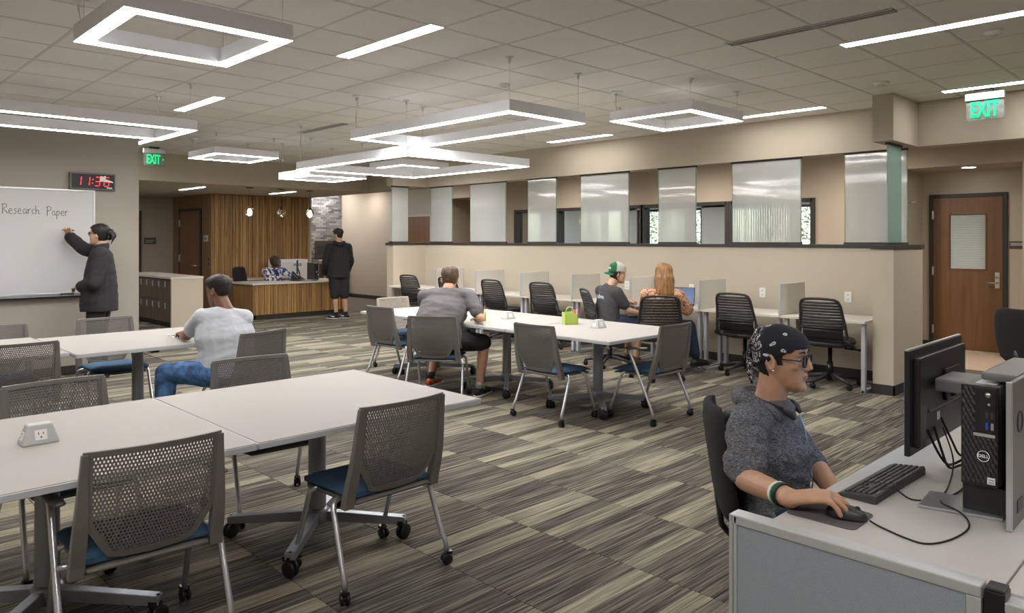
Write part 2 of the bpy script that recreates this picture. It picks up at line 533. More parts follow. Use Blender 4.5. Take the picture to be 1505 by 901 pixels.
struct('wall_niche', MB().box(W1, 12.4, 13.6, 13.7, 0, 2.6).box(W1, 12.4, 12.0, 12.1, 0, 2.6).box(12.4, 12.5, 12.0, 13.7, 0, 2.6).box(W1, 12.4, 12.1, 13.6, 2.54, 2.6), 'wall_dark')

# dark framed interior windows
for k, (a, b) in enumerate(((10.01, 11.17), (7.93, 9.97), (6.22, 7.89), (4.79, 6.14))):
    f = MB()
    f.box(11.05, 11.24, a - .04, a + .03, 1.0, 2.207).box(11.05, 11.24, b - .03, b + .04, 1.0, 2.207)
    f.box(11.05, 11.24, a, b, 1.0, 1.05).box(11.05, 11.24, a, b, 2.15, 2.207)
    o = struct('window_%d' % (k + 1), f, 'black_trim', .004)
    obj('pane', MB().box(11.14, 11.148, a + .03, b - .03, 1.05, 2.15), 'window_glass', o)
# the offices behind them
struct('wall_office', MB().box(12.4, 14.8, 11.85, 11.97, 0, 2.6).box(W1, 14.8, 4.3, 4.42, 0, 2.6), 'wall_white')
struct('ceiling_office', MB().box(W1, 15, 4.3, 16, 2.6, 2.7), 'wall_white')
ow = MB()
for a, b in ((4.3, 5.9), (8.05, 8.95), (10.75, 11.3), (14.2, 16)): ow.box(14.8, 14.95, a, b, 0, 2.6)
ow.box(14.8, 14.95, 4.3, 16, 0, .8).box(14.8, 14.95, 4.3, 16, 2.3, 2.6)
struct('wall_outer', ow, 'wall_white')
for k, (a, b) in enumerate(((5.9, 8.05), (8.95, 10.75), (11.3, 14.2))):
    f = MB()
    for y in (a, (a + b) / 2 - .025, b - .05): f.box(14.84, 14.90, y, y + .05, .8, 2.3)
    f.box(14.84, 14.90, a, b, .8, .85).box(14.84, 14.90, a, b, 2.25, 2.3)
    o = struct('window_%d' % (k + 5), f, 'black_trim')
    obj('pane', MB().box(14.868, 14.874, a + .05, b - .05, .85, 2.25), 'window_glass', o)
bl = thing('window_blind', 'raised white slatted blind at the top of the outer office window', 'blind', (14.76, 5.92, 2.1))
for k in range(7): obj('slat', MB().box(-.02, .02, 0, 2.1, .028 * k, .028 * k + .004), 'blind', bl)
obj('head_rail', MB().box(-.025, .025, 0, 2.1, .19, .23), 'blind', bl)
# shrubs and lawn outside
struct('ground_outside', MB().box(14.95, 40, -10, 40, -.3, -.15), 'lawn')
def shrub(name, label, x, y, r, h, n, seed):
    rg = random.Random(seed); lv = MB()
    for _ in range(n):
        q = rg.uniform(0, 2 * pi); t = rg.uniform(.1, 1); rad = r * (rg.random() ** .4) * (1.1 - .45 * t)
        c = Vector((rad * cos(q), rad * sin(q), h * t)); s_ = rg.uniform(.03, .065)
        a = Vector((rg.uniform(-1, 1), rg.uniform(-1, 1), rg.uniform(-.6, .6))).normalized(); b2 = a.orthogonal().normalized()
        lv.add([c - a * s_, c + b2 * s_ * .5, c + a * s_, c - b2 * s_ * .5], [(0, 1, 2, 3)])
    t = thing(name, label, 'shrub', (x, y, -.15), group=None)
    o = obj('foliage', lv, 'leaf', t); o['kind'] = 'stuff'
    obj('stem', MB().tube([(0, 0, 0), (.05, .03, h * .5), (0, .05, h * .85)], [.06, .045, .015], 8), 'bark', t)
shrub('leafy_shrub', 'green leafy shrub outside the office window beside the raised blind', 17.0, 6.7, 1.0, 4.4, 5200, 1)
shrub('leafy_shrub', 'green shrub outside, second along from the raised blind', 17.6, 9.1, 1.0, 4.0, 4400, 2)
shrub('leafy_shrub', 'green shrub outside behind the middle fluted glass panels', 17.6, 11.6, 1.1, 3.8, 4400, 3)
shrub('leafy_shrub', 'green shrub outside behind the widest far fluted panel', 17.6, 14.3, 1.2, 4.0, 4400, 4)
shrub('leafy_shrub', 'green shrub outside, last along the office windows', 17.8, 17.1, 1.2, 4.0, 3500, 5)

# fluted glass panels hung between cap and beam
def fluted(name, label, p0, p1, group='fluted glass privacy panels above the half wall', m='fluted_glass', z0=1.535, z1=2.552):
    """ribbed pane from p0 to p1 (plan points), with black tracks and clips"""
    a = Vector((*p0, 0)); b = Vector((*p1, 0)); L = (b - a).length
    t = thing(name, label, 'glass panel', (p0[0], p0[1], 1.516), atan2((b - a).y, (b - a).x), group)
    n = max(4, int(L / .032)); vs = []; fs = []
    for i in range(n * 4 + 1):
        x = L * i / (n * 4); d = .0070 * abs(sin(pi * i / 4))
        for z in (z0 - 1.516, z1 - 1.516):
            vs += [(x, -.004 - d, z), (x, .006, z)]
    for i in range(n * 4):
        k = i * 4
        fs += [(k, k + 4, k + 6, k + 2), (k + 5, k + 1, k + 3, k + 7), (k + 1, k + 5, k + 4, k), (k + 2, k + 6, k + 7, k + 3)]
    k = n * 16
    fs += [(0, 2, 3, 1), (k, k + 1, k + 3, k + 2)]
    g = MB().add(vs, fs, 0, False)
    obj('pane', g, m, t)
    obj('bottom_track', MB().box(-.01, L + .01, -.018, .018, 0, .024), 'black_trim', t)
    obj('top_track', MB().box(-.01, L + .01, -.018, .018, z1 - 1.520, HB - 1.516), 'black_trim', t)
    for x in (0, L):
        obj('edge', MB().box(x - .004, x + .004, -.008, .006, z0 - 1.516, z1 - 1.516), 'green_glass_edge', t)
    return t
GX = 8.71
fluted('glass_panel', 'fluted glass panel nearest the wooden door, joined to the green return pane', (GX, 2.73), (GX, 3.39))
fluted('glass_panel', 'wide fluted glass panel beside the gap showing outdoor greenery', (GX, 3.91), (GX, 4.81))
fluted('glass_panel', 'narrow fluted glass panel above the woman in the patterned blouse', (GX, 5.35), (GX, 5.94))
fluted('glass_panel', 'wide fluted glass panel above the empty stretch of carrels, third widest gap apart', (GX, 6.46), (GX, 7.36))
fluted('glass_panel', 'narrow fluted glass panel right under the tip of the large square pendant', (GX, 7.88), (GX, 8.50))
fluted('glass_panel', 'fluted glass panel between the window frame and the hall opening', (GX, 9.03), (GX, 9.94))
fluted('glass_panel', 'fluted glass panel between the brown hall door and the hall opening', (GX, 10.46), (GX, 11.08))
fluted('glass_panel', 'far end fluted glass return pane standing on the distant wing wall', (7.97, 11.3), (8.33, 11.3))
fluted('glass_panel', 'smooth green edged return pane on the near wing wall end', (8.05, 2.71), (8.44, 2.71), m='green_glass_edge')
b = thing('shelf_clip', 'small black gadget lying on the far end of the half wall cap', 'gadget', (7.98, 11.34, 1.516))
obj('casing', MB().box(-.05, .05, -.03, .03, 0, .03), 'dark_plastic', b, bevel=.004)
obj('label_plate', MB().box(-.052, -.05, -.02, .02, .008, .022), 'print_grey', b)

# ------------------------------------------------------------------ doors
def door(n, x, y0, y1, ztop, facing, wm, fm='black_trim', thick=.05):
    """door in a wall x=const (facing -x): frame is the structure, leaf and hardware are children"""
    f = MB().box(x - .03, x + .02, y0 - .055, y0, 0, ztop + .055).box(x - .03, x + .02, y1, y1 + .055, 0, ztop + .055).box(x - .03, x + .02, y0, y1, ztop, ztop + .055)
    o = struct('door_%d' % n, f, fm, .003)
    return o
d1 = door(1, 11.92, 2.515, 3.375, 2.17, -1, 'wood_door')
win = (2.72, 3.16, 1.16, 1.93)
lf = MB()
lf.box(11.895, 11.918, 2.517, win[0], .012, 2.168).box(11.895, 11.918, win[1], 3.373, .012, 2.168)
lf.box(11.895, 11.918, win[0], win[1], .012, win[2]).box(11.895, 11.918, win[0], win[1], win[3], 2.168)
leaf = obj('door_leaf', lf, 'wood_door', d1)
bead = MB().box(11.885, 11.897, win[0] - .018, win[0], win[2] - .018, win[3] + .018).box(11.885, 11.897, win[1], win[1] + .018, win[2] - .018, win[3] + .018)
bead.box(11.885, 11.897, win[0], win[1], win[2] - .018, win[2]).box(11.885, 11.897, win[0], win[1], win[3], win[3] + .018)
obj('glazing_bead', bead, 'wood_door', d1, bevel=.002)
obj('pane', MB().box(11.900, 11.903, win[0], win[1], win[2], win[3]), 'window_glass', d1)
for k in range(30):
    z = win[2] + .012 + k * (win[3] - win[2] - .01) / 30
    obj('blind_slat', MB().add([(11.906, win[0] + .004, z - .009), (11.906, win[1] - .004, z - .009), (11.914, win[1] - .004, z + .010), (11.914, win[0] + .004, z + .010),
        (11.9075, win[0] + .004, z - .010), (11.9075, win[1] - .004, z - .010), (11.9155, win[1] - .004, z + .009), (11.9155, win[0] + .004, z + .009)],
        [(0, 1, 2, 3), (7, 6, 5, 4), (0, 4, 5, 1), (2, 6, 7, 3)]), 'blind', d1)
hp = obj('handle_plate', MB().box(11.883, 11.895, 2.545, 2.605, .90, 1.12), 'steel', d1, bevel=.008)
obj('lever', MB().tube([(11.885, 2.575, .975), (11.84, 2.575, .975), (11.835, 2.60, .975), (11.838, 2.71, .975)], .010, 10), 'steel', d1)
obj('lock_cylinder', MB().cyl((11.86, 2.575, 1.05), (11.885, 2.575, 1.05), .02, 16), 'chrome', d1)
for z in (.28, 1.12, 1.93): obj('hinge', MB().box(11.872, 11.9, 3.365, 3.385, z - .06, z + .06), 'silver', d1)
obj('threshold', MB().box(11.86, 11.925, 2.46, 3.43, .002, .012), 'aluminium', d1)
d2 = door(2, 11.08, 14.1, 15.0, 2.14, -1, 'wood_door_dark', fm='wall')
obj('door_leaf', MB().box(11.055, 11.075, 14.1, 15.0, .01, 2.14), 'wood_door_dark', d2)
# ------------------------------------------------------------------ wood clad block of the reception
BX, BY = 6.5, 15.9
core = struct('wall_wood', MB().box(BX + .03, 8.84, BY + .03, 18.3, 0, HB), 'wood_panel')
rg = random.Random(5)
def slat_panel(L, H, seed, w0=.022, w1=.05):
    r_ = random.Random(seed); m = MB(); x = 0.0
    m.box(0, L, -.006, .012, 0, H)
    while x < L - .004:
        wd = min(r_.uniform(w0, w1), L - x); dp = r_.choice((.012, .018, .024, .030))
        m.box(x + .003, x + wd - .003, -dp, -.004, 0, H, r_.choice((0, 0, 1))); x += wd
    return m
npan = 5
pw = (8.84 - BX) / npan
for k in range(npan):
    obj('slat_panel', slat_panel(pw - .008, HB - .62, 10 + k), ('wood_slat', 'wood_slat_pale'), core, (BX + k * pw + .004, BY + .012, .61), bevel=0)
    obj('plinth_panel', slat_panel(pw - .008, .5, 30 + k), ('wood_slat', 'wood_slat_pale'), core, (BX + k * pw + .004, BY + .012, .10))
for y0, y1 in ((15.92, 16.36), (16.36, 16.37), (17.70, 18.1)):
    obj('plain_panel', MB().box(BX, BX + .03, y0 + .003, y1 - .003, .1, HB), 'wood_panel', core, bevel=.003)
for k in range(3):
    obj('plain_panel', MB().box(BX, BX + .03, 16.39 + k * .44, 16.39 + k * .44 + .434, 2.32, HB), 'wood_panel', core, bevel=.003)
struct('baseboard_wood', MB().box(BX - .01, 8.84, BY - .008, BY, 0, .1).box(BX - .01, BX, BY, 18.1, 0, .1), 'black_trim')
struct('trim_6', MB().box(8.84, 8.90, BY, BY + .35, 0, 3.05), 'wall')
d3 = door(3, BX, 16.46, 17.62, 2.22, -1, 'wood_door')
obj('door_leaf', MB().box(BX - .02, BX + .015, 16.465, 17.615, .01, 2.215), 'wood_door_dark', d3, bevel=.003)
obj('lever', MB().tube([(BX - .02, 16.56, 1.0), (BX - .07, 16.56, 1.0), (BX - .075, 16.60, 1.0), (BX - .07, 16.72, 1.0)], .013, 10), 'chrome', d3)
for z in (.3, 1.15, 1.95): obj('hinge', MB().box(BX - .035, BX - .01, 17.60, 17.64, z - .08, z + .08), 'silver', d3)
d4 = struct('door_4', MB().box(5.60, 5.79, 18.06, 18.1, 0, 2.24).box(4.8, 5.6, 18.06, 18.1, 2.18, 2.24), 'black_trim')
obj('door_leaf', MB().box(4.8, 5.68, 18.07, 18.1, .01, 2.18), 'wood_door_dark', d4)
# brick wall (bricks ~4 px each in the photograph: kept as real joined geometry)
bw = struct('wall_brick', MB().box(8.9, 11.08, 18.12, 18.3, 0, 3.05), 'mortar')
bk = MB()
for j in range(55):
    x = 8.9 - (.08 if j % 2 else 0)
    while x < 11.07:
        a, b2 = max(8.9, x + .004), min(11.08, x + .156)
        if b2 - a > .03:
            dp = rg.uniform(.010, .022); bk.box(a, b2, 18.12 - dp, 18.125, .055 * j + .004, .055 * j + .051)
        x += .16
o = obj('bricks', bk, 'brick', bw); o['kind'] = 'stuff'
# ------------------------------------------------------------------ luminaires
def pendant(label, x0, x1, y0, y1, zb, wires, cord=None, band=.088, h=.098):
    cx, cy_ = (x0 + x1) / 2, (y0 + y1) / 2
    t = thing('pendant_light', label, 'lamp', (cx, cy_, zb), group='square ring pendant lights')
    a, b = (x1 - x0) / 2, (y1 - y0) / 2
    def ring(a, b, w, z0, z1):
        m = MB()
        o_ = [(-a, -b), (a, -b), (a, b), (-a, b)]; i_ = [(-a + w, -b + w), (a - w, -b + w), (a - w, b - w), (-a + w, b - w)]
        vs = [(x, y, z0) for x, y in o_] + [(x, y, z0) for x, y in i_] + [(x, y, z1) for x, y in o_] + [(x, y, z1) for x, y in i_]
        fs = []
        for k in range(4):
            n = (k + 1) % 4
            fs += [(k, 4 + k, 4 + n, n), (8 + k, 8 + n, 12 + n, 12 + k), (k, n, 8 + n, 8 + k), (4 + n, 4 + k, 12 + k, 12 + n)]
        return m.add(vs, fs)
    obj('housing', ring(a, b, band, .003, h), 'white_paint', t, bevel=.0015, seg=1)
    d = MB(); w = band - .006
    obj('diffuser', ring(a - .003, b - .003, w, 0, .0032), 'lamp_glow', t)
    for sx, sy in wires:
        x, y = sx * (a - band / 2), sy * (b - band / 2)
        wr = obj('suspension_wire', MB().cyl((x, y, h - .01), (x, y, CH - zb - .002), .0016, 6), 'steel', t)
        obj('ceiling_cup', MB().lathe([(.010, CH - zb - .05), (.012, CH - zb - .02), (.012, CH - zb - .008), (.035, CH - zb - .006), (.036, CH - zb - .002)], 14, M=Matrix.Translation((x, y, 0))), 'steel', t)
    if cord:
        x, y = cord
        L = CH - zb
        obj('power_cord', MB().tube([(x, y, h - .01), (x - .02, y + .02, h + .1), (x - .015, y + .015, L * .6), (x, y, L)], .005, 8), 'white_plastic', t)
        obj('canopy', MB().lathe([(.055, L - .018), (.06, L - .010), (.06, L - .002)], 20, M=Matrix.Translation((x, y, 0))), 'white_paint', t)
    return t
C4 = ((1, 1), (1, -1), (-1, 1), (-1, -1))
pendant('square ring pendant light overhead nearest the camera, above the left tables', 1.20, 2.12, 4.00, 4.92, 2.735, C4, (-.42, .42))
pendant('long ring pendant light in front of the whiteboard wall under the digital clock', .35, 2.76, 7.06, 8.02, 2.60, C4)
pendant('small far square ring pendant between whiteboard wall and reception beam', 4.16, 5.10, 10.05, 10.98, 2.755, C4, (-.42, .42))
pendant('long rectangular ring pendant over the table with the green caddy', 4.12, 5.06, 4.23, 6.57, 2.60, C4, (-.42, 1.10))
pendant('large low square ring pendant, the biggest, hung lowest', 4.63, 6.50, 6.32, 8.66, 2.465, C4, (-.88, 1.12))
pendant('square ring pendant by itself above the carrels, ahead of the exit sign', 5.86, 6.80, 3.64, 4.58, 2.75, C4, (-.42, .42))
pendant('far square ring pendant seen through the big low square pendant', 6.86, 7.80, 9.45, 10.36, 2.745, C4)
pendant('farthest ring pendant by the reception beam, behind the big low pendant', 5.35, 6.30, 9.60, 10.55, 2.50, C4)

def strip(label, x, y0, y1, z=CH, w=.112, mat_='strip_glow', group='recessed linear ceiling lights'):
    t = thing('strip_light', label, 'ceiling light', (x, (y0 + y1) / 2, z - .006), group=group)
    L = (y1 - y0) / 2
    obj('lens', MB().box(-w / 2, w / 2, -L, L, -.004, .002), mat_, t)
    obj('trim_frame', MB().box(-w / 2 - .008, -w / 2, -L - .008, L + .008, -.003, .004).box(w / 2, w / 2 + .008, -L - .008, L + .008, -.003, .004)
        .box(-w / 2, w / 2, -L - .008, -L, -.003, .004).box(-w / 2, w / 2, L, L + .008, -.003, .004), 'white_paint', t)
strip('recessed strip light between the overhead ring pendant and the long one', 3.19, 3.99, 5.20)
strip('recessed strip light above the wire of the whiteboard wall pendant', 3.18, 7.56, 8.66)
strip('recessed strip light at ceiling corner beside the dark slot vent, running out of frame', 5.72, -.30, 2.24)
strip('recessed strip light along the beam next to the green EXIT letters by the wooden door', 8.22, .35, 2.24)
strip('recessed strip light beside the lone square pendant above the carrels', 8.20, 3.42, 4.60)
strip('recessed strip light along the beam behind the long ring pendant', 8.20, 6.40, 7.55)
strip('short strip light peeking out past the whiteboard wall corner', 3.80, 11.45, 12.6)
strip('recessed strip light in the reception ceiling near the wooden side door', 5.57, 13.95, 15.10, HB, .07)
strip('recessed strip light in the reception ceiling above the receptionist', 7.45, 14.0, 15.06, HB, .07)
strip('linear light washing the top of the grey brick wall', 9.9, 17.6, 18.0, 3.05, 1.6)
strip('unseen strip light added in the reception ceiling past the whiteboard wall, over the locker aisle', 4.0, 14.2, 15.4, HB, .112)  # this and the next are out of view, added to brighten the reception end
strip('unseen strip light added in the reception ceiling by the black framed far door', 4.3, 16.4, 17.6, HB, .112)
# unseen fill lamps added behind and beside the camera to lift the foreground
pendant('unseen square ring pendant added behind the viewpoint as fill light', .1, 1.02, -.9, .02, 2.735, C4)
pendant('unseen square ring pendant added as fill light past the front tables, outside the frame', -1.45, -.53, 2.0, 2.92, 2.735, C4)
strip('unseen strip light added behind the viewpoint over the nearest aisle', 3.18, -1.6, .6)
strip('unseen strip light added behind the viewpoint close to the side wall', -.6, .2, 2.6)
strip('unseen strip light added behind the viewpoint by the rear wall', 5.7, -3.2, -1.2)

for x_, y_, n_ in ((13.0, 7.2, 'near the raised blind'), (13.0, 9.8, 'behind the middle fluted panels')):  # no lamps visible in there; both put in to brighten the offices
    strip('added fill light on the office ceiling ' + n_, x_, y_ - .6, y_ + .6, 2.6, .3)
def vent(label, x, y0, y1):
    t = thing('slot_vent', label, 'vent', (x, y0, CH - .004)); L = y1 - y0
    obj('backing', MB().box(-.05, .05, 0, L, .0, .004), 'black_plastic', t)
    for xx in (-.05, -.004, .042): obj('bar', MB().box(xx, xx + .009, 0, L, -.008, .002), 'grid_white', t)
vent('long dark slot air vent beside the corner strip light', 5.07, 1.66, 2.84)
vent('distant dark slot air vent above the reception beam side', 5.04, 8.17, 9.30)
def disc(name, label, cat, x, y, r, zc=CH, m='white_plastic'):
    t = thing(name, label, cat, (x, y, zc))
    obj('body', MB().lathe([(r * .6, -.028), (r * .85, -.022), (r, -.010), (r, 0)], 24), m, t)
    obj('ring', MB().lathe([(r * .35, -.034), (r * .5, -.030), (r * .5, -.026)], 18), 'grid_white', t)
disc('smoke_detector', 'round white smoke detector in front of the wing beam block', 'detector', 7.33, 2.52, .07)
disc('ceiling_speaker', 'flat round sensor disc on the ceiling beside the corner strip light', 'sensor', 6.10, 1.35, .06)
disc('ceiling_sensor', 'faint round sprinkler cover behind the overhead ring pendant', 'sensor', 1.30, 5.15, .05)
disc('ceiling_sensor', 'round sprinkler cover above the long ring pendant middle', 'sensor', 4.85, 5.05, .05)
disc('ceiling_sensor', 'small round sprinkler cover near the farther slot vent', 'sensor', 5.55, 8.30, .05)
t = thing('sprinkler_head', 'small sprinkler nub behind the lone square pendant', 'sprinkler', (6.62, 5.05, CH))
obj('nub', MB().lathe([(.012, -.05), (.02, -.045), (.012, -.03), (.03, -.004), (.03, 0)], 14), 'steel', t)
obj('deflector', MB().lathe([(.024, -.056), (.024, -.052)], 14), 'steel', t)
t = thing('downlight', 'small recessed downlight in the alcove ceiling over the wooden door', 'ceiling light', (11.40, 2.80, 2.553))
obj('trim_ring', MB().lathe([(.085, -.006), (.10, -.004), (.10, 0)], 24), 'white_paint', t)
obj('lens', MB().lathe([(.001, -.007), (.08, -.007), (.08, -.003)], 24), 'strip_glow', t)
def spot(loc, power, size=100, blend=.6, col=(1, .93, .84)):
    l = bpy.data.lights.new('lamp', 'SPOT'); l.energy = power; l.spot_size = radians(size); l.spot_blend = blend; l.color = col; l.shadow_soft_size = .05
    o = bpy.data.objects.new('lamp', l); o.location = loc; COL.objects.link(o); return o
for k, (x, y) in enumerate(((10.5, 16.4), (10.0, 13.0), (9.85, 9.3), (9.85, 6.4), (9.9, 3.9), (9.9, 1.2))):
    names = ('by the far beige wall', 'over the hall opening', 'behind the middle fluted panel', 'behind the wide fluted panel', 'near the alcove', 'past the alcove')
    t = thing('downlight', 'recessed hall downlight ' + names[k], 'ceiling light', (x, y, 3.05))
    obj('trim_ring', MB().lathe([(.07, -.006), (.085, -.004), (.085, 0)], 20), 'white_paint', t)
    obj('lens', MB().lathe([(.001, -.005), (.068, -.005), (.068, -.002)], 20), 'strip_glow', t)
    s_ = spot((x, y, 3.0), (26, 50, 75, 75, 70, 50)[k], 168, 1.0); s_.parent = None

# bulbs over the reception desk
def bulb(label, x, y, lit=True):
    t = thing('pendant_bulb', label, 'lamp', (x, y, 2.02))
    obj('canopy', MB().lathe([(.012, .53), (.075, .535), (.075, .55)], 20), 'brass_dark', t)
    obj('cord', MB().cyl((0, 0, .20), (0, 0, .535), .003, 6), 'black_rubber', t)
    obj('glass_shade', MB().lathe([(.045, .0), (.075, .04), (.085, .08), (.07, .13), (.035, .18), (.02, .20)], 20, caps=False), 'bulb_glass', t)
    obj('socket', MB().lathe([(.018, .14), (.02, .20), (.012, .215)], 14), 'brass_dark', t)
    obj('bulb', MB().lathe([(.005, .015), (.028, .03), (.036, .06), (.03, .10), (.015, .14)], 16), 'bulb_glow' if lit else 'bulb_glass', t)
bulb('lit glass pendant bulb in front of the slatted wood, farther from the brick', 6.28, 13.55)
bulb('unlit glass pendant bulb between the two glowing ones', 6.93, 13.55, False)
bulb('lit glass pendant bulb nearest the grey brick wall', 7.55, 13.55)
# ------------------------------------------------------------------ nesting tables
def caster(parent, x, y, r=.028, ang=0.0, name='caster'):
    M = Matrix.Translation((x, y, r)) @ Matrix.Rotation(ang, 4, 'Z')
    m = MB()
    for s in (-1, 1):
        m.add(*_disc(r, s * .006, s * .021), 0, True, M)
    m.add(*_disc(r * .55, -.007, .007), 0, True, M)
    m.tube([(0, 0, r * .5), (0, 0, r * 2.05)], .008, 8, 0, M)
    m.box(-r * .9, r * .2, -.018, .018, r * .9, r * 1.45, 0, M)
    return obj(name, m, 'black_plastic', parent)
def _disc(r, y0, y1, n=16):
    vs = []; fs = []
    prof = [(r * .82, y0), (r, y0 + (y1 - y0) * .2), (r, y0 + (y1 - y0) * .8), (r * .82, y1)]
    for a, y in prof:
        for j in range(n):
            q = 2 * pi * j / n; vs.append((a * cos(q), y, a * sin(q)))
    for i in range(3):
        for j in range(n): fs.append((i * n + j, i * n + (j + 1) % n, (i + 1) * n + (j + 1) % n, (i + 1) * n + j))
    fs.append(tuple(range(n - 1, -1, -1))); fs.append(tuple(3 * n + j for j in range(n)))
    return vs, fs
TZ = .735
def make_table(label, loc):
    t = thing('folding_table', label, 'table', loc, group='square tables on X bases')
    obj('tabletop', MB().box(-.609, .609, -.606, .606, TZ - .030, TZ), 'laminate', t, bevel=.004)
    e = MB()
    for a in (-1, 1):
        e.box(a * .609 - .004, a * .609 + .004, -.606, .606, TZ - .028, TZ - .004)
        e.box(-.609, .609, a * .606 - .004, a * .606 + .004, TZ - .028, TZ - .004)
    obj('edge_band', e, 'laminate_edge', t, bevel=.002)
    obj('column', MB().lathe([(.048, .10), (.05, .12), (.047, .16), (.044, .60), (.046, TZ - .05), (.085, TZ - .045), (.085, TZ - .030)], 20), 'silver_dull', t)
    obj('hub', MB().lathe([(.05, .085), (.062, .095), (.062, .15), (.05, .165)], 20), 'silver_dull', t)
    obj('under_frame', MB().box(-.42, .42, -.03, .03, TZ - .07, TZ - .03).box(-.03, .03, -.42, .42, TZ - .07, TZ - .03), 'black_plastic', t)
    for q in (45, 135, 225, 315):
        M = Matrix.Rotation(radians(q), 4, 'Z'); L = .455
        pr = [(.03, .095), (.03, .15), (L, .118), (L + .012, .112), (L + .012, .082), (L, .078)]
        vs = []; 
        for y, w in ((-.024, 1), (.024, 1)): vs += [(x, y, z) for x, z in pr]
        n = len(pr)
        fs = [tuple(range(n)), tuple(range(2 * n - 1, n - 1, -1))] + [(i, n + i, n + (i + 1) % n, (i + 1) % n) for i in range(n)]
        a = obj('base_arm', MB().add(vs, fs, 0, False, M), 'silver_dull', t, bevel=.004)
        caster(a, L * cos(radians(q)), L * sin(radians(q)), .039, radians(q + 60))
    return t
tab0 = make_table('front table with the white power hub, two chairs on its near and far sides', (.757, 3.49, 0))
copy_tree(tab0, (1.986, 3.49, 0), 0, 'front table with bare top whose corner reaches the aisle')
copy_tree(tab0, (2.10, 6.64, 0), 0, 'table where the man in the white T-shirt leans his arm')
copy_tree(tab0, (.868, 6.78, 0), 0, 'table by the whiteboard wall, joined to the white T-shirt man\'s table')
copy_tree(tab0, (5.39, 4.350, 0), 0, 'aisle end table of the middle row, with the armchair at its end')
copy_tree(tab0, (5.39, 5.573, 0), 0, 'middle table of the row of three, carrying the green caddy side hub')
copy_tree(tab0, (5.39, 6.796, 0), 0, 'far table of the row of three, in front of the empty chair coloured as lit')

# ------------------------------------------------------------------ perforated back chairs
def backx(y, z):
    """x of the back surface at lateral y and height z"""
    t = (z - .43) / .41
    base = -.205 - .075 * t - .022 * sin(pi * min(1, max(0, t))) * (1 - t)
    return base - .030 * (1 - (y / .23) ** 2) * min(1, max(0, .35 + t))
def hexw(z):
    """half width of the perforated field"""
    if z > .585: return .205 + .012 * (z - .585) / .25
    return .205 - (.585 - z) / .125 * .075
def perforated():
    m = MB(); cols, rows = 36, 27; z0, z1 = .462, .822
    dz = (z1 - z0) / rows; dy = .434 / cols
    th = .006
    for r in range(rows):
        for c in range(-1, cols + 1):
            y = -.217 + dy * (c + (.5 if r % 2 else 0)); z = z0 + dz * r
            hw = min(hexw(z), hexw(z + dz)) - .001
            ya, yb = max(y, -hw), min(y + dy, hw)
            if yb - ya < .001: continue
            full = yb - ya > dy * .7
            o_ = [(ya, z), (yb, z), (yb, z + dz), (ya, z + dz)]
            if not full:
                for off in (0, th):
                    m.add([(backx(a, b) + off, a, b) for a, b in o_], [(0, 1, 2, 3)] if off else [(3, 2, 1, 0)], 0, True)
                continue
            wy, wz = (yb - ya) * .24, dz * .19
            i_ = [(ya + wy, z + wz), (yb - wy, z + wz), (yb - wy, z + dz - wz), (ya + wy, z + dz - wz)]
            vs = [(backx(a, b), a, b) for a, b in o_ + i_] + [(backx(a, b) + th, a, b) for a, b in o_ + i_]
            fs = []
            for k in range(4):
                n = (k + 1) % 4
                fs += [(k, 4 + k, 4 + n, n), (8 + k, 8 + n, 12 + n, 12 + k), (4 + k, 12 + k, 12 + n, 4 + n)]
            m.add(vs, fs, 0, False)
    return m
perf = perforated()
def band_along(path, w, d, up=0.0):
    """closed bar that follows the back surface: path of (y,z), half width w in the surface, thickness d"""
    m = MB(); vs = []; k = len(path)
    for i in range(k):
        a = path[max(0, i - 1)]; b = path[min(k - 1, i + 1)]
        ty, tz = b[0] - a[0], b[1] - a[1]; L = sqrt(ty * ty + tz * tz) or 1
        ny, nz = -tz / L, ty / L
        y, z = path[i]
        for s, o in ((-1, -d), (1, -d), (1, d), (-1, d)):
            yy, zz = y + ny * w * s, z + nz * w * s
            vs.append((backx(max(-.24, min(.24, yy)), zz) + o + .003 + up, yy, zz))
    fs = []
    for i in range(k - 1):
        for j in range(4):
            fs.append((i * 4 + j, i * 4 + (j + 1) % 4, i * 4 + 4 + (j + 1) % 4, i * 4 + 4 + j))
    fs += [(3, 2, 1, 0), tuple((k - 1) * 4 + j for j in range(4))]
    return m.add(vs, fs)
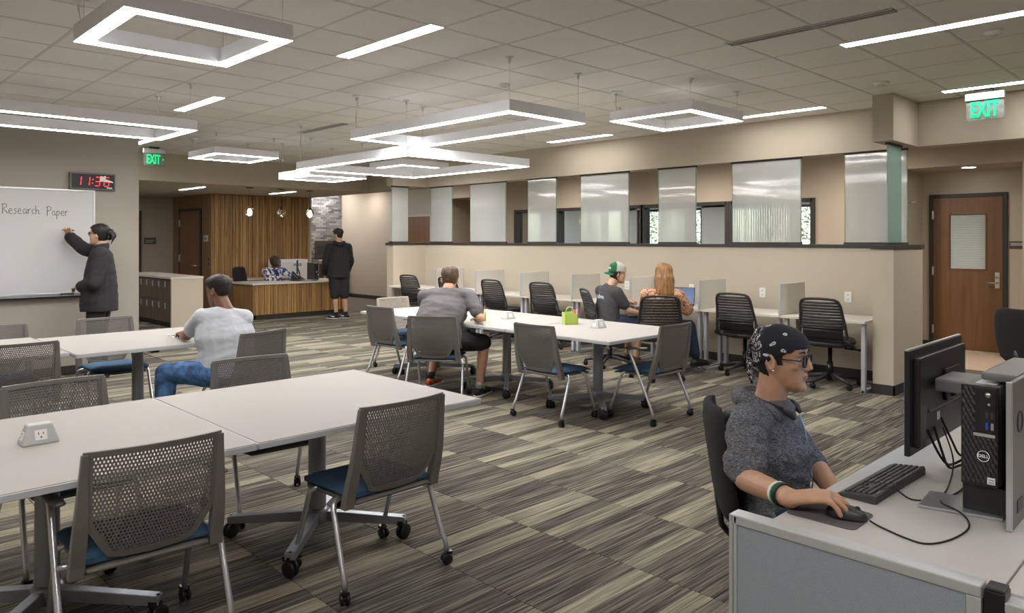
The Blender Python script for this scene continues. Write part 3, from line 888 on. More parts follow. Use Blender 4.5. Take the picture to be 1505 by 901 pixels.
def make_mesh_chair(label, arms=False, shell='chair_grey'):
    t = thing('mesh_back_chair', label, 'chair', group='perforated back chairs with blue seats')
    # seat: blue cushion on a shell
    def slab(x0, x1, w0, w1, z, th, dish, n=12, k=8):
        m = MB(); vs = []
        for side in (1, 0):
            for i in range(k + 1):
                u = i / k; x = x0 + (x1 - x0) * u; w = w0 + (w1 - w0) * u
                ew = w * (1 - .16 * max(0, (u - .8) / .2) ** 2 - .08 * max(0, (.12 - u) / .12) ** 2)
                for j in range(n + 1):
                    q = -1 + 2 * j / n; y = ew * q
                    e = max(abs(q) ** 6, max(0, (u - .86) / .14) ** 2, max(0, (.08 - u) / .08) ** 2)
                    zt = z - dish * (1 - q * q) * sin(pi * u) - .018 * e - (.016 * max(0, (u - .7) / .3) ** 2)
                    vs.append((x + (.012 if side else 0) * 0, y, zt if side else min(zt - .012, z - th)))
        row = n + 1; N = (k + 1) * row; fs = []
        for i in range(k):
            for j in range(n):
                a = i * row + j
                fs.append((a, a + row, a + row + 1, a + 1)); fs.append((N + a, N + a + 1, N + a + row + 1, N + a + row))
        for i in range(k):
            a = i * row; fs.append((a, N + a, N + a + row, a + row)); a = i * row + n; fs.append((a, a + row, N + a + row, N + a))
        for j in range(n):
            fs.append((j, j + 1, N + j + 1, N + j)); a = k * row + j; fs.append((a, N + a, N + a + 1, a + 1))
        return m.add(vs, fs, 0, True)
    obj('seat_cushion', slab(-.205, .245, .225, .238, .458, .028, .012), 'blue_fabric', t)
    obj('seat_shell', slab(-.215, .235, .222, .228, .430, .026, .006), shell, t)
    # back
    obj('perforated_back', perf, shell, t)
    top = [(-.232 + .464 * i / 14, .832) for i in range(15)]
    b = band_along(top, .012, .008)
    obj('top_rail', b, shell, t, bevel=.003)
    rim = [(-.214, .83), (-.214, .70), (-.212, .585), (-.172, .515), (-.138, .458), (-.09, .447), (0, .443), (.09, .447), (.138, .458), (.172, .515), (.212, .585), (.214, .70), (.214, .83)]
    obj('back_rim', band_along(rim, .013, .006), shell, t)
    for s in (-1, 1):
        vs = []; zs = [.835, .75, .66, .58, .50, .43, .385]
        for z in zs:
            u = (.835 - z) / .45; w = .012 + .013 * min(1, u * 1.5); yc = s * (.226 + .012 * u); x = backx(.226, z); d = .012 + .016 * min(1, max(0, u - .25) * 2)
            vs += [(x - .010, yc - w, z), (x - .010, yc + w, z), (x + d, yc + w, z), (x + d, yc - w, z)]
        fs = []
        for i in range(len(zs) - 1):
            for j in range(4): fs.append((i * 4 + j, i * 4 + 4 + j, i * 4 + 4 + (j + 1) % 4, i * 4 + (j + 1) % 4))
        L = (len(zs) - 1) * 4; fs += [(0, 1, 2, 3), (L + 3, L + 2, L + 1, L)]
        obj('back_post', MB().add(vs, fs), shell, t, bevel=.004)
    obj('seat_rail', MB().tube([(-.10, -.235, .405), (-.10, .235, .405)], .011, 10).tube([(.08, -.225, .405), (.08, .225, .405)], .011, 10), 'silver', t)
    for sx, sy in ((-1, 1), (-1, -1), (1, 1), (1, -1)):
        if sx < 0:
            if arms:
                pts = [(.012, sy * .285, .628), (.0, sy * .285, .605), (-.215, sy * .285, .16), (-.238, sy * .285, .10), (-.242, sy * .286, .05)]
            else:
                pts = [(-.09, sy * .20, .408), (-.105, sy * .235, .408), (-.115, sy * .258, .40), (-.125, sy * .268, .375), (-.215, sy * .280, .14), (-.240, sy * .285, .10), (-.243, sy * .286, .05)]
        else:
            pts = [(.085, sy * .19, .408), (.10, sy * .222, .408), (.112, sy * .240, .40), (.122, sy * .246, .375), (.205, sy * .252, .14), (.228, sy * .255, .10), (.232, sy * .255, .05)]
        lg = obj('leg', MB().tube(pts, .0125, 10), 'silver', t)
        caster(lg, pts[-1][0], pts[-1][1], .026, (0.6 if sy > 0 else 2.2) + sx)
        if arms and sx < 0:
            obj('arm_link', MB().tube([(-.11, sy * .21, .405), (-.105, sy * .285, .405)], .011, 10), 'silver', t)
            ap = MB().tube([(.05, sy * .285, .632), (.02, sy * .285, .634), (-.10, sy * .283, .642), (-.17, sy * .28, .650)], [(.020, .008), (.026, .011), (.026, .011), (.018, .008)], 12, side=(0, 1, 0), caps='round')
            obj('arm_pad', ap, 'stand_shell' if shell == 'chair_grey' else 'chair_grey_lit', t)
    return t
BK = .275          # chair centre lies this far in front of its back's top edge
def bc(x, y, hd):  # chair placed by the middle of its top rail and its heading in degrees
    h = radians(hd); return (x + BK * cos(h), y + BK * sin(h), 0), h
plain = make_mesh_chair('perforated back chair at the front table, its back to the open aisle')
loc, h = bc(1.99, 2.735, 91); plain.location = loc; plain.rotation_euler = (0, 0, h)
armed = make_mesh_chair('armchair with perforated back at the front table with the power hub, largest in view', True)
loc, h = bc(.945, 2.795, 86.5); armed.location = loc; armed.rotation_euler = (0, 0, h)
def chair(src, x, y, hd, label):
    loc, h = bc(x, y, hd); return copy_tree(src, loc, h, label)
chair(plain, .98, 4.355, 273, 'perforated back chair facing the camera across the hub table')
chair(plain, 2.035, 4.372, 266, 'perforated back chair across the bare front table, in front of the white T-shirt man')
chair(plain, 1.16, 6.10, 90, 'chair tucked under the near side of the table by the whiteboard wall')
chair(plain, 2.11, 7.57, 270, 'perforated back chair behind the far table, below the person at the whiteboard')
chair(plain, 1.24, 7.50, 270, 'chair at the whiteboard wall table, cut by the frame edge')
chair(plain, 2.70, 5.575, 108, 'chair the man in the white T-shirt sits on')
chair(plain, 4.58, 4.40, 0, 'empty chair facing the side of the table row, close to the armchair end')
chair(armed, 5.46, 3.555, 90, 'armchair at the aisle end of the row of three tables')
chair(plain, 4.37, 5.545, 37, 'chair the man in the grey T-shirt sits on')
chair(plain, 4.60, 6.75, 2, 'empty chair beyond the man in the grey T-shirt, tucked at the table row')
light = make_mesh_chair('chair at the far head of the table row, lit look put into its colour', False, 'chair_grey_lit')
loc, h = bc(5.46, 7.72, 270); light.location = loc; light.rotation_euler = (0, 0, h)

# ------------------------------------------------------------------ office task chairs
def task_base(t, zs=.42):
    obj('column', MB().lathe([(.03, .09), (.03, .26), (.022, .26), (.022, zs)], 16), 'black_plastic', t)
    for k in range(5):
        q = radians(72 * k + 20); M = Matrix.Rotation(q, 4, 'Z')
        a = obj('base_leg', MB().tube([(.02, 0, .115), (.12, 0, .105), (.30, 0, .07)], [(.028, .018), (.024, .016), (.014, .011)], 10, 0, M, side=(0, 1, 0) if False else None), 'dark_plastic', t)
        caster(a, .30 * cos(q), .30 * sin(q), .03, q + 1.1)
def seat_pad(m, x0, x1, w, z0, z1, n=18, k=4, M=None):
    """rounded cushion"""
    vs = []; rings = []
    xc, a = (x0 + x1) / 2, (x1 - x0) / 2
    prof = [(.80, z0), (.97, z0 + (z1 - z0) * .25), (1.0, z0 + (z1 - z0) * .6), (.95, z0 + (z1 - z0) * .9), (.80, z1), (.4, z1 - .004), (.02, z1 - .006)]
    for s, z in prof:
        for j in range(28):
            q = 2 * pi * j / 28; c, s2 = cos(q), sin(q); e = .55
            vs.append((xc + a * s * math.copysign(abs(c) ** e, c), w * s * math.copysign(abs(s2) ** e, s2), z))
    fs = [tuple(range(27, -1, -1))]
    for i in range(len(prof) - 1):
        for j in range(28): fs.append((i * 28 + j, i * 28 + (j + 1) % 28, (i + 1) * 28 + (j + 1) % 28, (i + 1) * 28 + j))
    fs.append(tuple((len(prof) - 1) * 28 + j for j in range(28)))
    return m.add(vs, fs, 0, True, M)
def tx(z):  # back profile of the task chair
    return -.215 - .13 * max(0, (z - .5)) / .47 + .02 * sin(pi * max(0, z - .5) / .47)
def make_task_chair(label):
    t = thing('task_chair', label, 'chair', group='black slat back task chairs at the carrels')
    task_base(t)
    obj('seat_pad', seat_pad(MB(), -.22, .25, .235, .43, .50), 'dark_plastic', t)
    obj('seat_cushion', seat_pad(MB(), -.20, .24, .22, .49, .515), 'print_grey' if False else 'partition_fabric', t)
    # outer frame loop
    pts = []
    def P(y, z): return (tx(z), y, z)
    right = [P(.235, .50), P(.243, .56), P(.232, .66), P(.215, .78), P(.205, .88), P(.188, .925), P(.155, .945)]
    topm = [P(.08, .952), P(0, .954), P(-.08, .952)]
    left = [(x, -y, z) for x, y, z in reversed(right)]
    obj('back_frame', MB().tube(right + topm + left, [(.012, .016)] * (len(right) * 2 + 3), 8), 'dark_plastic', t)
    obj('back_wing', MB().tube([(.05, .24, .43), (-.10, .262, .445), (-.19, .258, .475), (-.222, .238, .52)], [(.012, .02), (.012, .03), (.012, .034), (.010, .02)], 8), 'dark_plastic', t)
    obj('back_wing', MB().tube([(.05, -.24, .43), (-.10, -.262, .445), (-.19, -.258, .475), (-.222, -.238, .52)], [(.012, .02), (.012, .03), (.012, .034), (.010, .02)], 8), 'dark_plastic', t)
    for k in range(9):
        z = .665 + .031 * k; w = .225 - .028 * (z - .66) / .25
        vs = []
        for j in range(9):
            q = -1 + 2 * j / 8; x = tx(z) - .022 * (1 - q * q)
            vs += [(x - .006, w * q, z - .013), (x + .010, w * q, z - .010), (x + .010, w * q, z + .013), (x - .006, w * q, z + .010)]
        fs = []
        for j in range(8):
            for c in range(4): fs.append((j * 4 + c, j * 4 + 4 + c, j * 4 + 4 + (c + 1) % 4, j * 4 + (c + 1) % 4))
        fs += [(0, 1, 2, 3), (35, 34, 33, 32)]
        obj('back_slat', MB().add(vs, fs, 0, True), 'dark_plastic', t)
    vs = []
    for i, z in enumerate((.515, .56, .60, .635)):
        for j in range(9):
            q = -1 + 2 * j / 8; x = tx(z) - .03 * (1 - q * q)
            vs += [(x - .006, .205 * q, z), (x + .006, .205 * q, z)]
    fs = []
    for i in range(3):
        for j in range(8):
            a = i * 18 + j * 2; b = a + 18
            fs += [(a, a + 2, b + 2, b), (b + 1, b + 3, a + 3, a + 1)]
    for j in range(8): fs += [(54 + j * 2, 56 + j * 2, 57 + j * 2, 55 + j * 2), (j * 2 + 1, j * 2 + 3, j * 2 + 2, j * 2)]
    obj('lumbar_panel', MB().add(vs, fs, 0, True), 'black_plastic', t)
    obj('lumbar_bar', MB().tube([(tx(.645) - .02, -.22, .645), (tx(.645) - .045, 0, .645), (tx(.645) - .02, .22, .645)], [(.010, .010)] * 3, 8), 'dark_plastic', t)
    obj('tilt_lever', MB().tube([(0, -.15, .41), (0, -.27, .41), (0, -.33, .405)], [(.010, .010), (.010, .010), (.02, .009)], 8), 'black_plastic', t)
    return t
def make_solid_chair(label, group=None):
    t = thing('office_chair', label, 'chair', group=group)
    task_base(t)
    obj('seat_pad', seat_pad(MB(), -.23, .25, .25, .41, .50), 'black_fabric', t)
    vs = []; zs = [.55, .58, .66, .75, .84, .92, .98, 1.0]; ws = [.16, .20, .225, .23, .225, .215, .19, .12]; n = 13
    for side in (0, 1):
        for z, w in zip(zs, ws):
            for j in range(n):
                q = -1 + 2 * j / (n - 1); x = -.235 - .14 * (z - .5) - .03 * (1 - q * q)
                edge = max(abs(q) ** 5, ((z - .775) / .235) ** 6); h_ = .030 * (1 - .8 * min(1, edge))
                vs.append((x + (h_ if side else -h_), w * q, z))
    N = len(zs) * n; fs = []
    for i in range(len(zs) - 1):
        for j in range(n - 1):
            a = i * n + j; fs += [(a, a + n, a + n + 1, a + 1), (N + a, N + a + 1, N + a + n + 1, N + a + n)]
        a = i * n; fs.append((a, N + a, N + a + n, a + n)); a = i * n + n - 1; fs.append((a, a + n, N + a + n, N + a))
    for j in range(n - 1):
        fs.append((j, j + 1, N + j + 1, N + j)); a = (len(zs) - 1) * n + j; fs.append((a, N + a, N + a + 1, a + 1))
    obj('backrest', MB().add(vs, fs, 0, True), 'black_fabric', t)
    obj('back_support', MB().tube([(-.05, 0, .40), (-.22, 0, .42), (-.285, 0, .50), (-.31, 0, .70)], [(.03, .012)] * 4, 10, side=(0, 1, 0)), 'black_plastic', t)
    return t
tc = make_task_chair('empty task chair at the carrel closest to the wing wall end')
tc.location = (8.02, 3.28, 0); tc.rotation_euler = (0, 0, radians(4))
def task(x, y, hd, label): return copy_tree(tc, (x, y, 0), radians(hd), label)
task(8.02, 4.27, 3, 'slat back task chair at the second carrel from the wing wall, near the laptop bay')
task(7.04, 4.81, 38, 'slat back task chair the woman in the patterned blouse sits on')
task(7.33, 5.73, -34, 'slat back task chair the man in the backwards cap sits on, turned sideways')
task(8.02, 7.30, 6, 'empty task chair in the bay just past the man in the cap')
task(8.02, 8.34, 4, 'empty task chair seen just past the grey T-shirt man\'s arm')
task(8.02, 9.40, 4, 'task chair mostly hidden behind the head of the grey T-shirt man')
task(8.02, 10.48, 8, 'task chair in the last carrel at the far wing wall')

# ------------------------------------------------------------------ carrel worktops and dividers
ys = [2.83, 3.73, 4.735, 5.74, 6.745, 7.75, 8.757, 9.762, 11.17]
desc = ('nearest the wing wall', 'second from the near wing wall', 'holding the laptop', 'under the man in the cap', 'with the empty bay past the man in the cap',
        'in the middle past the caddy', 'behind the grey T-shirt man', 'last at the far wing wall')
for k in range(8):
    a, b = ys[k] + .003, ys[k + 1] - .003
    t = thing('carrel_desk', 'white carrel worktop on steel legs, ' + desc[k], 'desk', (7.78, a, 0), group='white carrel worktops along the half wall')
    obj('worktop', MB().box(0, .62, 0, b - a, .712, .74), 'desk_white', t, bevel=.003)
    for yy in (.04, b - a - .04):
        obj('leg', MB().box(.06, .11, yy - .02, yy + .02, 0, .712), 'leg_grey', t, bevel=.004)
        obj('leg', MB().box(.53, .58, yy - .02, yy + .02, 0, .712), 'leg_grey', t, bevel=.004)
        obj('foot_rail', MB().box(.06, .58, yy - .018, yy + .018, .0, .03), 'leg_grey', t, bevel=.004)
dd = ('closest to the wing wall end', 'between laptop bay and empty bay', 'between the capped man and the woman', 'behind the capped man\'s chair', 'in the middle, over the caddy', 'past the grey man\'s arm', 'behind the grey man\'s head')
for k in range(7):
    t = thing('carrel_divider', 'pale grey upright carrel divider ' + dd[k], 'divider', (7.78, ys[k + 1], .74), group='carrel dividers on the worktops')
    obj('screen', MB().box(.0, .60, -.012, .012, 0.001, .345), 'divider', t, bevel=.003)
    obj('edge_trim', MB().box(-.010, .0, -.014, .014, 0.001, .347), 'leg_grey', t, bevel=.002)
    obj('edge_trim', MB().box(.60, .606, -.014, .014, .001, .347), 'leg_grey', t, bevel=.002)
for k, y in enumerate((3.34, 4.38, 5.39, 6.46)):
    t = thing('wall_outlet', 'white double power outlet on the beige wall ' + ('nearest the wing wall', 'in the second carrel', 'beside the laptop', 'in front of the man in the cap')[k], 'outlet', (8.67, y, .912), group='wall outlets above the carrels')
    obj('plate', MB().box(-.008, 0, -.04, .04, -.062, .062), 'white_plastic', t, bevel=.003)
    for z in (-.026, .026):
        s_ = obj('socket', MB().box(-.0095, -.007, -.017, .017, z - .016, z + .016), 'white_plastic', t)
        obj('slot', MB().box(-.0105, -.009, -.009, -.005, z - .004, z + .009).box(-.0105, -.009, .005, .009, z - .004, z + .009).box(-.0105, -.009, -.003, .003, z - .011, z - .006), 'socket_dark', s_)
# ------------------------------------------------------------------ small things on the tables
def power_hub(label, x, y, rz=0.0):
    t = thing('power_hub', label, 'power outlet', (x, y, TZ), rz, 'white power hubs on the tables')
    a, b, c, d, h = .068, .052, .044, .026, .078
    vs = [(-a, -b, 0), (a, -b, 0), (a, b, 0), (-a, b, 0), (-c, -d, h), (c, -d, h), (c, d, h), (-c, d, h)]
    obj('body', MB().add(vs, [(3, 2, 1, 0), (4, 5, 6, 7), (0, 1, 5, 4), (1, 2, 6, 5), (2, 3, 7, 6), (3, 0, 4, 7)]), 'grey_plastic', t, bevel=.008, seg=3)
    for (nx, ny, off, hw) in ((0, -1, b, .022), (-1, 0, a, .018)):
        tilt = atan2((b - d) if nx == 0 else (a - c), h)
        M = Matrix.Rotation(0 if nx == 0 else -pi / 2, 4, 'Z') @ Matrix.Translation((0, -off, 0)) @ Matrix.Rotation(-tilt, 4, 'X')
        s_ = obj('socket', MB().box(-hw, hw, -.002, .002, .018, .018 + 2 * hw * .95, 0, M), 'white_plastic', t, bevel=.002)
        obj('slot', MB().box(-.010, -.007, -.0028, -.001, .040, .050, 0, M).box(.007, .010, -.0028, -.001, .040, .049, 0, M).cyl((0, 0, 0), (0, -.0001, 0), .001, 6).add(
            [(.0035 * cos(q * .785), -.0028, .030 + .0035 * sin(q * .785)) for q in range(8)], [tuple(range(7, -1, -1))], 0, False, M), 'socket_dark', s_)
    return t
power_hub('grey white power hub with sockets on the front table, nearest the camera', .735, 3.53)
power_hub('white power hub on the aisle end table of the middle row', 5.48, 4.42, 0)
power_hub('white power hub on the middle table, beyond the empty side chair', 5.43, 5.60, 0)
t = thing('caddy', 'lime green divided caddy with a loop handle on the middle row', 'caddy', (5.55, 4.84, TZ), radians(-40))
m = MB()
for y0, y1 in ((-.10, -.008), (.008, .10)):
    o_ = [(-.062, y0), (.062, y0), (.062, y1), (-.062, y1)]
    w = .004
    m.box(-.062, .062, y0, y1, 0, .005)
    m.box(-.064, -.060, y0, y1, 0, .11).box(.060, .064, y0, y1, 0, .11).box(-.062, .062, y0, y0 + w, 0, .11).box(-.062, .062, y1 - w, y1, 0, .11)
obj('tub', m, 'lime_plastic', t, bevel=.0015, seg=1)
obj('handle', MB().tube([(-.035, 0, .03), (-.035, 0, .13), (-.025, 0, .155), (0, 0, .165), (.025, 0, .155), (.035, 0, .13), (.035, 0, .03)], [(.006, .006)] * 7, 8), 'lime_plastic', t)
mcols = {'pink': (.55, .03, .12), 'blue': (.03, .10, .5), 'orange': (.75, .25, .03), 'violet': (.25, .05, .35)}
for k, (cn, cc) in enumerate(mcols.items()):
    mat('pen_' + cn, cc, .4)
    a = obj('marker_pen', MB().cyl((0, 0, .0), (.01 * (k - 1.5), .01 * (k % 2), .135), .007, 10), 'pen_' + cn, None,
            (5.55 + .05 * cos(.9) * (1 if k < 2 else .3), 4.79 - .035 * k * .4, TZ + .006))
    tag(a, 'marker pen with %s barrel standing in the green caddy' % cn, 'pen', 'pens in the caddy')
t = tag(obj('notepad', MB().box(-.105, .105, -.14, .14, 0, .006, 0), 'paper', None, (5.03, 5.99, TZ + .0005), (0, 0, .4)), 'white paper the man in the grey T-shirt writes on', 'paper')
t = tag(obj('folded_note', MB().prism([(-.05, 0), (.05, 0), (0, .006), (-.05, .003)], 0, .10).box(-.05, .05, .01, .016, 0, .10), 'paper_lime', None, (5.13, 5.62, TZ + .0005), (0, 0, .9)), 'small lime green card beside the grey T-shirt man\'s elbow', 'card')

# ------------------------------------------------------------------ whiteboard wall
WY = 9.78
t = thing('whiteboard', 'wide wall mounted whiteboard with handwriting Research Paper', 'whiteboard', (0, WY, 0))
x0, x1, z0, z1 = -1.1, 2.59, .955, 2.14
obj('surface', MB().box(x0, x1, -.016, 0, z0, z1), 'whiteboard', t)
obj('frame', MB().box(x1, x1 + .022, -.024, 0, z0 - .02, z1 + .02).box(x0 - .02, x0, -.024, 0, z0 - .02, z1 + .02).box(x0, x1, -.024, 0, z1, z1 + .02).box(x0, x1, -.024, 0, z0 - .02, z0), 'aluminium', t, bevel=.002)
obj('marker_tray', MB().box(x0, x1, -.085, 0, z0 - .05, z0 - .035).box(x0, x1, -.085, -.078, z0 - .05, z0 - .022).box(x0, x1, -.018, 0, z0 - .06, z0 - .02), 'silver_dull', t, bevel=.002)
# handwriting as pen strokes (coordinates in letter units, x to the right, y up)
L_ = {
 'R': [[(0, 1.5), (0, 0)], [(-.12, 1.35), (.25, 1.55), (.52, 1.4), (.5, 1.05), (.05, .8), (.35, .45), (.7, .05)]],
 'e': [[(0, .4), (.42, .5), (.36, .78), (.15, .8), (.02, .5), (.05, .18), (.25, .03), (.48, .15)]],
 's': [[(.4, .75), (.18, .82), (.06, .62), (.3, .42), (.36, .18), (.15, .02), (0, .12)]],
 'a': [[(.42, .75), (.15, .75), (.0, .4), (.12, .06), (.35, .2), (.44, .72), (.42, .2), (.55, .05)]],
 'r': [[(.0, .8), (.04, .05)], [(.03, .5), (.18, .78), (.38, .78)]],
 'c': [[(.38, .7), (.18, .78), (.0, .45), (.1, .1), (.38, .12)]],
 'h': [[(.0, 1.35), (.02, .03)], [(.02, .45), (.22, .72), (.36, .6), (.36, .25), (.48, .03)]],
 'P': [[(.08, 1.45), (.0, -.05)], [(-.12, 1.3), (.25, 1.5), (.6, 1.3), (.5, .9), (.05, .7)]],
 'p': [[(.02, .8), (.0, -.5)], [(.02, .6), (.25, .8), (.42, .55), (.3, .15), (.02, .12)]]}
wr = MB()
def write(word, x, z, s, adv):
    for ch, a in zip(word, adv):
        for st in L_[ch]:
            wr.tube([(x + px_ * s, -.0172, z + pz * s) for px_, pz in st], [(.0030, .0012)] * len(st), 6, side=None)
        x += a * s
write('Research', 1.69, 1.858, .074, (.76, .62, .54, .66, .64, .52, .52, .5))
write('Paper', 2.115, 1.846, .072, (.70, .66, .58, .60, .5))
obj('handwriting', wr, 'ink', t)
t = tag(obj('board_eraser', MB().box(-.065, .065, -.025, .025, 0, .03), 'dark_plastic', None, (2.31, WY - .05, .921), bevel=.005), 'dark eraser on the whiteboard tray under the hand', 'eraser')
t = thing('digital_clock', 'black digital wall clock with red digits 11:36', 'clock', (2.58, WY, 2.262))
obj('case', MB().box(-.245, .245, -.06, 0, -.102, .102), 'stand_shell', t, bevel=.012, seg=3)
obj('face', MB().box(-.228, .228, -.063, -.059, -.085, .085), 'black_plastic', t, bevel=.004)
SEG = {'1': 'bc', '3': 'abcdg', '6': 'acdefg'}
def digit(ch, cx):
    dg_ = MB()
    w, h, s = .026, .052, .0050
    for g in SEG[ch]:
        sl = .10
        seg = {'a': [(-w, h), (w, h)], 'g': [(-w, 0), (w, 0)], 'd': [(-w, -h), (w, -h)], 'b': [(w, h), (w, 0)], 'c': [(w, 0), (w, -h)], 'f': [(-w, h), (-w, 0)], 'e': [(-w, 0), (-w, -h)]}[g]
        (ax, az), (bx, bz) = seg; L = sqrt((bx - ax) ** 2 + (bz - az) ** 2); ux, uz = (bx - ax) / L, (bz - az) / L
        ax, az, bx, bz = ax + ux * .005, az + uz * .005, bx - ux * .005, bz - uz * .005
        pts = [(ax - uz * s, az + ux * s), (bx - uz * s, bz + ux * s), (bx + uz * s, bz - ux * s), (ax + uz * s, az - ux * s)]
        dg_.add([(cx + x + sl * z, -.0642, z) for x, z in pts] + [(cx + x + sl * z, -.0628, z) for x, z in pts], [(3, 2, 1, 0), (0, 1, 5, 4), (1, 2, 6, 5), (2, 3, 7, 6), (3, 0, 4, 7)])
    obj('digit', dg_, 'red_led', t)
for ch, cx in zip('1136', (-.155, -.065, .045, .145)): digit(ch, cx)
for z in (-.022, .022): obj('colon_dot', MB().box(-.012 + z * .1, .0 + z * .1, -.0642, -.0628, z - .006, z + .006), 'red_led', t)
# a pale boot shape painted in for a reflection, and a small white maker's mark on the clock glass
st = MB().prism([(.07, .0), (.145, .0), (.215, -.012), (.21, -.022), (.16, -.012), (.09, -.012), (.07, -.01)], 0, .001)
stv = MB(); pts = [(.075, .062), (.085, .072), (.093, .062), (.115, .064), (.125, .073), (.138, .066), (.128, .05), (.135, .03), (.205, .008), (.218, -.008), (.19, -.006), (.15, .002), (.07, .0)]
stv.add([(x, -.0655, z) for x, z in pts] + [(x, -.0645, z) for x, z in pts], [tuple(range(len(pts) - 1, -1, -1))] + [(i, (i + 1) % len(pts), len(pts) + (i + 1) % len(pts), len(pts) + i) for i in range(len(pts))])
obj('sticker_or_glint', stv, 'print_white', t)
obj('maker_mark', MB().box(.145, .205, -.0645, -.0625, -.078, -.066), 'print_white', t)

def exit_sign(label, loc, rz, arrow=False):
    t = thing('exit_sign', label, 'sign', loc, rz)   # local: faces -y, hangs from the ceiling
    obj('mount', MB().box(-.07, .07, -.03, .03, -.032, 0), 'dark_plastic', t, bevel=.004)
    obj('housing', MB().box(-.165, .165, -.028, .028, -.105, -.034), 'alu_trim', t, bevel=.004)
    obj('panel', MB().box(-.16, .16, -.005, .005, -.30, -.105), 'sign_glass', t, bevel=.002)
    text('lettering', 'EXIT', .212 if not arrow else .205, 'green_led', t, (-.002 if not arrow else -.014, -.008, -.205), (pi / 2, 0, 0), .004, .006, .56 if not arrow else .50)
    if arrow: text('arrow', '>', .06, 'green_led', t, (.135, -.008, -.20), (pi / 2, 0, 0), .004, .002)
    return t
exit_sign('green EXIT sign hung by the beam near the wooden door', (8.38, 1.92, CH), -pi / 2)
exit_sign('green EXIT sign with arrow past the whiteboard wall corner', (4.15, 12.35, CH), 0, True)
# wall plates
t = thing('door_sign', 'small dark room sign beside the wooden door with blind', 'sign', (11.92, 2.36, 1.50))
obj('plate', MB().box(-.012, 0, -.09, .08, -.05, .05), 'brass_dark', t, bevel=.003)
obj('insert', MB().box(-.014, -.011, -.08, .07, -.012, .03), 'print_grey', t)
t = thing('coat_hook', 'small chrome hook on the alcove side wall', 'hook', (11.25, 3.53, 2.09))
obj('rosette', MB().cyl((0, 0, 0), (0, -.012, 0), .03, 16), 'steel', t)
obj('peg', MB().tube([(0, -.01, 0), (0, -.09, 0), (.0, -.12, .012)], .011, 10), 'steel', t)
t = thing('room_sign', 'dark room sign on the far wall beside the black framed door', 'sign', (5.99, 18.1, 1.55))
obj('plate', MB().box(-.13, .13, -.015, 0, -.075, .075), 'brass_dark', t, bevel=.003)
obj('lettering_bar', MB().box(-.10, .09, -.018, -.014, .0, .02).box(-.10, .05, -.018, -.014, -.04, -.02), 'print_grey', t)
t = thing('card_reader', 'grey card reader on the plain wood panel by the side door', 'reader', (6.5, 16.12, 1.60))
obj('case', MB().box(-.03, 0, -.09, .09, -.07, .07), 'grey_plastic', t, bevel=.006)
obj('lens', MB().box(-.034, -.028, -.03, .03, -.02, .03), 'dark_plastic', t)
t = thing('wall_switch', 'narrow dark violet switch plate on the wood by the side door', 'switch', (6.5, 15.99, 1.10))
obj('plate', MB().box(-.012, 0, -.035, .035, -.08, .08), 'purple_sign', t, bevel=.003)
obj('button', MB().box(-.016, -.011, -.012, .012, -.02, .02), 'print_blue', t)

# ------------------------------------------------------------------ lockers
t = thing('locker_bank', 'low bank of brown lockers under a pale stone top', 'lockers', (4.84, 13.55, 0))
obj('carcass', MB().box(.02, .52, .05, 2.6, .09, .86), 'locker_wood', t)
obj('plinth', MB().box(.06, .5, .05, 2.6, 0, .09), 'black_trim', t)
obj('end_panel', MB().box(0, .56, 0, .045, 0, .87), 'quartz_end', t, bevel=.003)
obj('stone_top', MB().box(-.015, .565, -.01, 2.62, .87, .91), 'quartz_top', t, bevel=.003)
for j in range(8):
    for k in range(2):
        y = .055 + .315 * j; z = .095 + .383 * k
        d = obj('locker_door', MB().box(0, .02, y + .004, y + .311, z + .004, z + .379), 'locker_wood', t, bevel=.003)
        obj('handle', MB().box(-.012, 0, y + .215, y + .262, z + .235, z + .345), 'silver', d, bevel=.004)
        obj('keyhole', MB().box(-.014, -.011, y + .228, y + .25, z + .245, z + .262), 'black_plastic', d)

# ------------------------------------------------------------------ reception desk
t = thing('reception_desk', 'reception desk clad in wooden slats with a pale stone top', 'desk', (6.47, 13.79, 0))
DL, DD, DZ = 2.05, .92, .72
obj('kick_plate', MB().box(.03, DL - .03, .03, .06, 0, .10).box(.03, .06, .03, DD, 0, .10), 'black_trim', t)
npf = 4
for k in range(npf):
    obj('slat_panel', slat_panel(DL / npf - .006, DZ - .13, 60 + k, .02, .055), ('wood_slat', 'wood_slat_pale'), t, (k * DL / npf + .003, .03, .095))
obj('side_panel', MB().box(0, .03, .03, DD, .10, DZ - .035), 'wood_slat', t, bevel=.002)
obj('side_panel', MB().box(DL - .03, DL, .03, DD, .0, DZ - .035), 'wood_slat', t, bevel=.002)
obj('stone_top', MB().box(-.03, DL + .02, -.03, DD, DZ - .035, DZ), 'quartz_top', t, bevel=.003)
t = thing('back_counter', 'pale back counter behind the receptionist against the slatted wood', 'counter', (6.72, 15.28, 0))
obj('top', MB().box(0, .95, 0, .60, .70, .73), 'quartz_top', t, bevel=.003)
obj('cabinet', MB().box(.02, .93, .04, .58, .0, .70), 'wood_panel', t)
t = thing('copier_cabinet', 'white boxy cabinet behind the receptionist', 'cabinet', (8.12, 15.35, 0))
obj('body', MB().box(-.38, .38, 0, .42, 0, 1.13), 'white_paint', t, bevel=.006)
obj('door_panel', MB().box(-.36, .36, -.012, 0, .06, 1.08), 'white_plastic', t, bevel=.004)
obj('display', MB().box(.02, .22, -.016, -.011, .98, 1.04), 'print_grey', t)
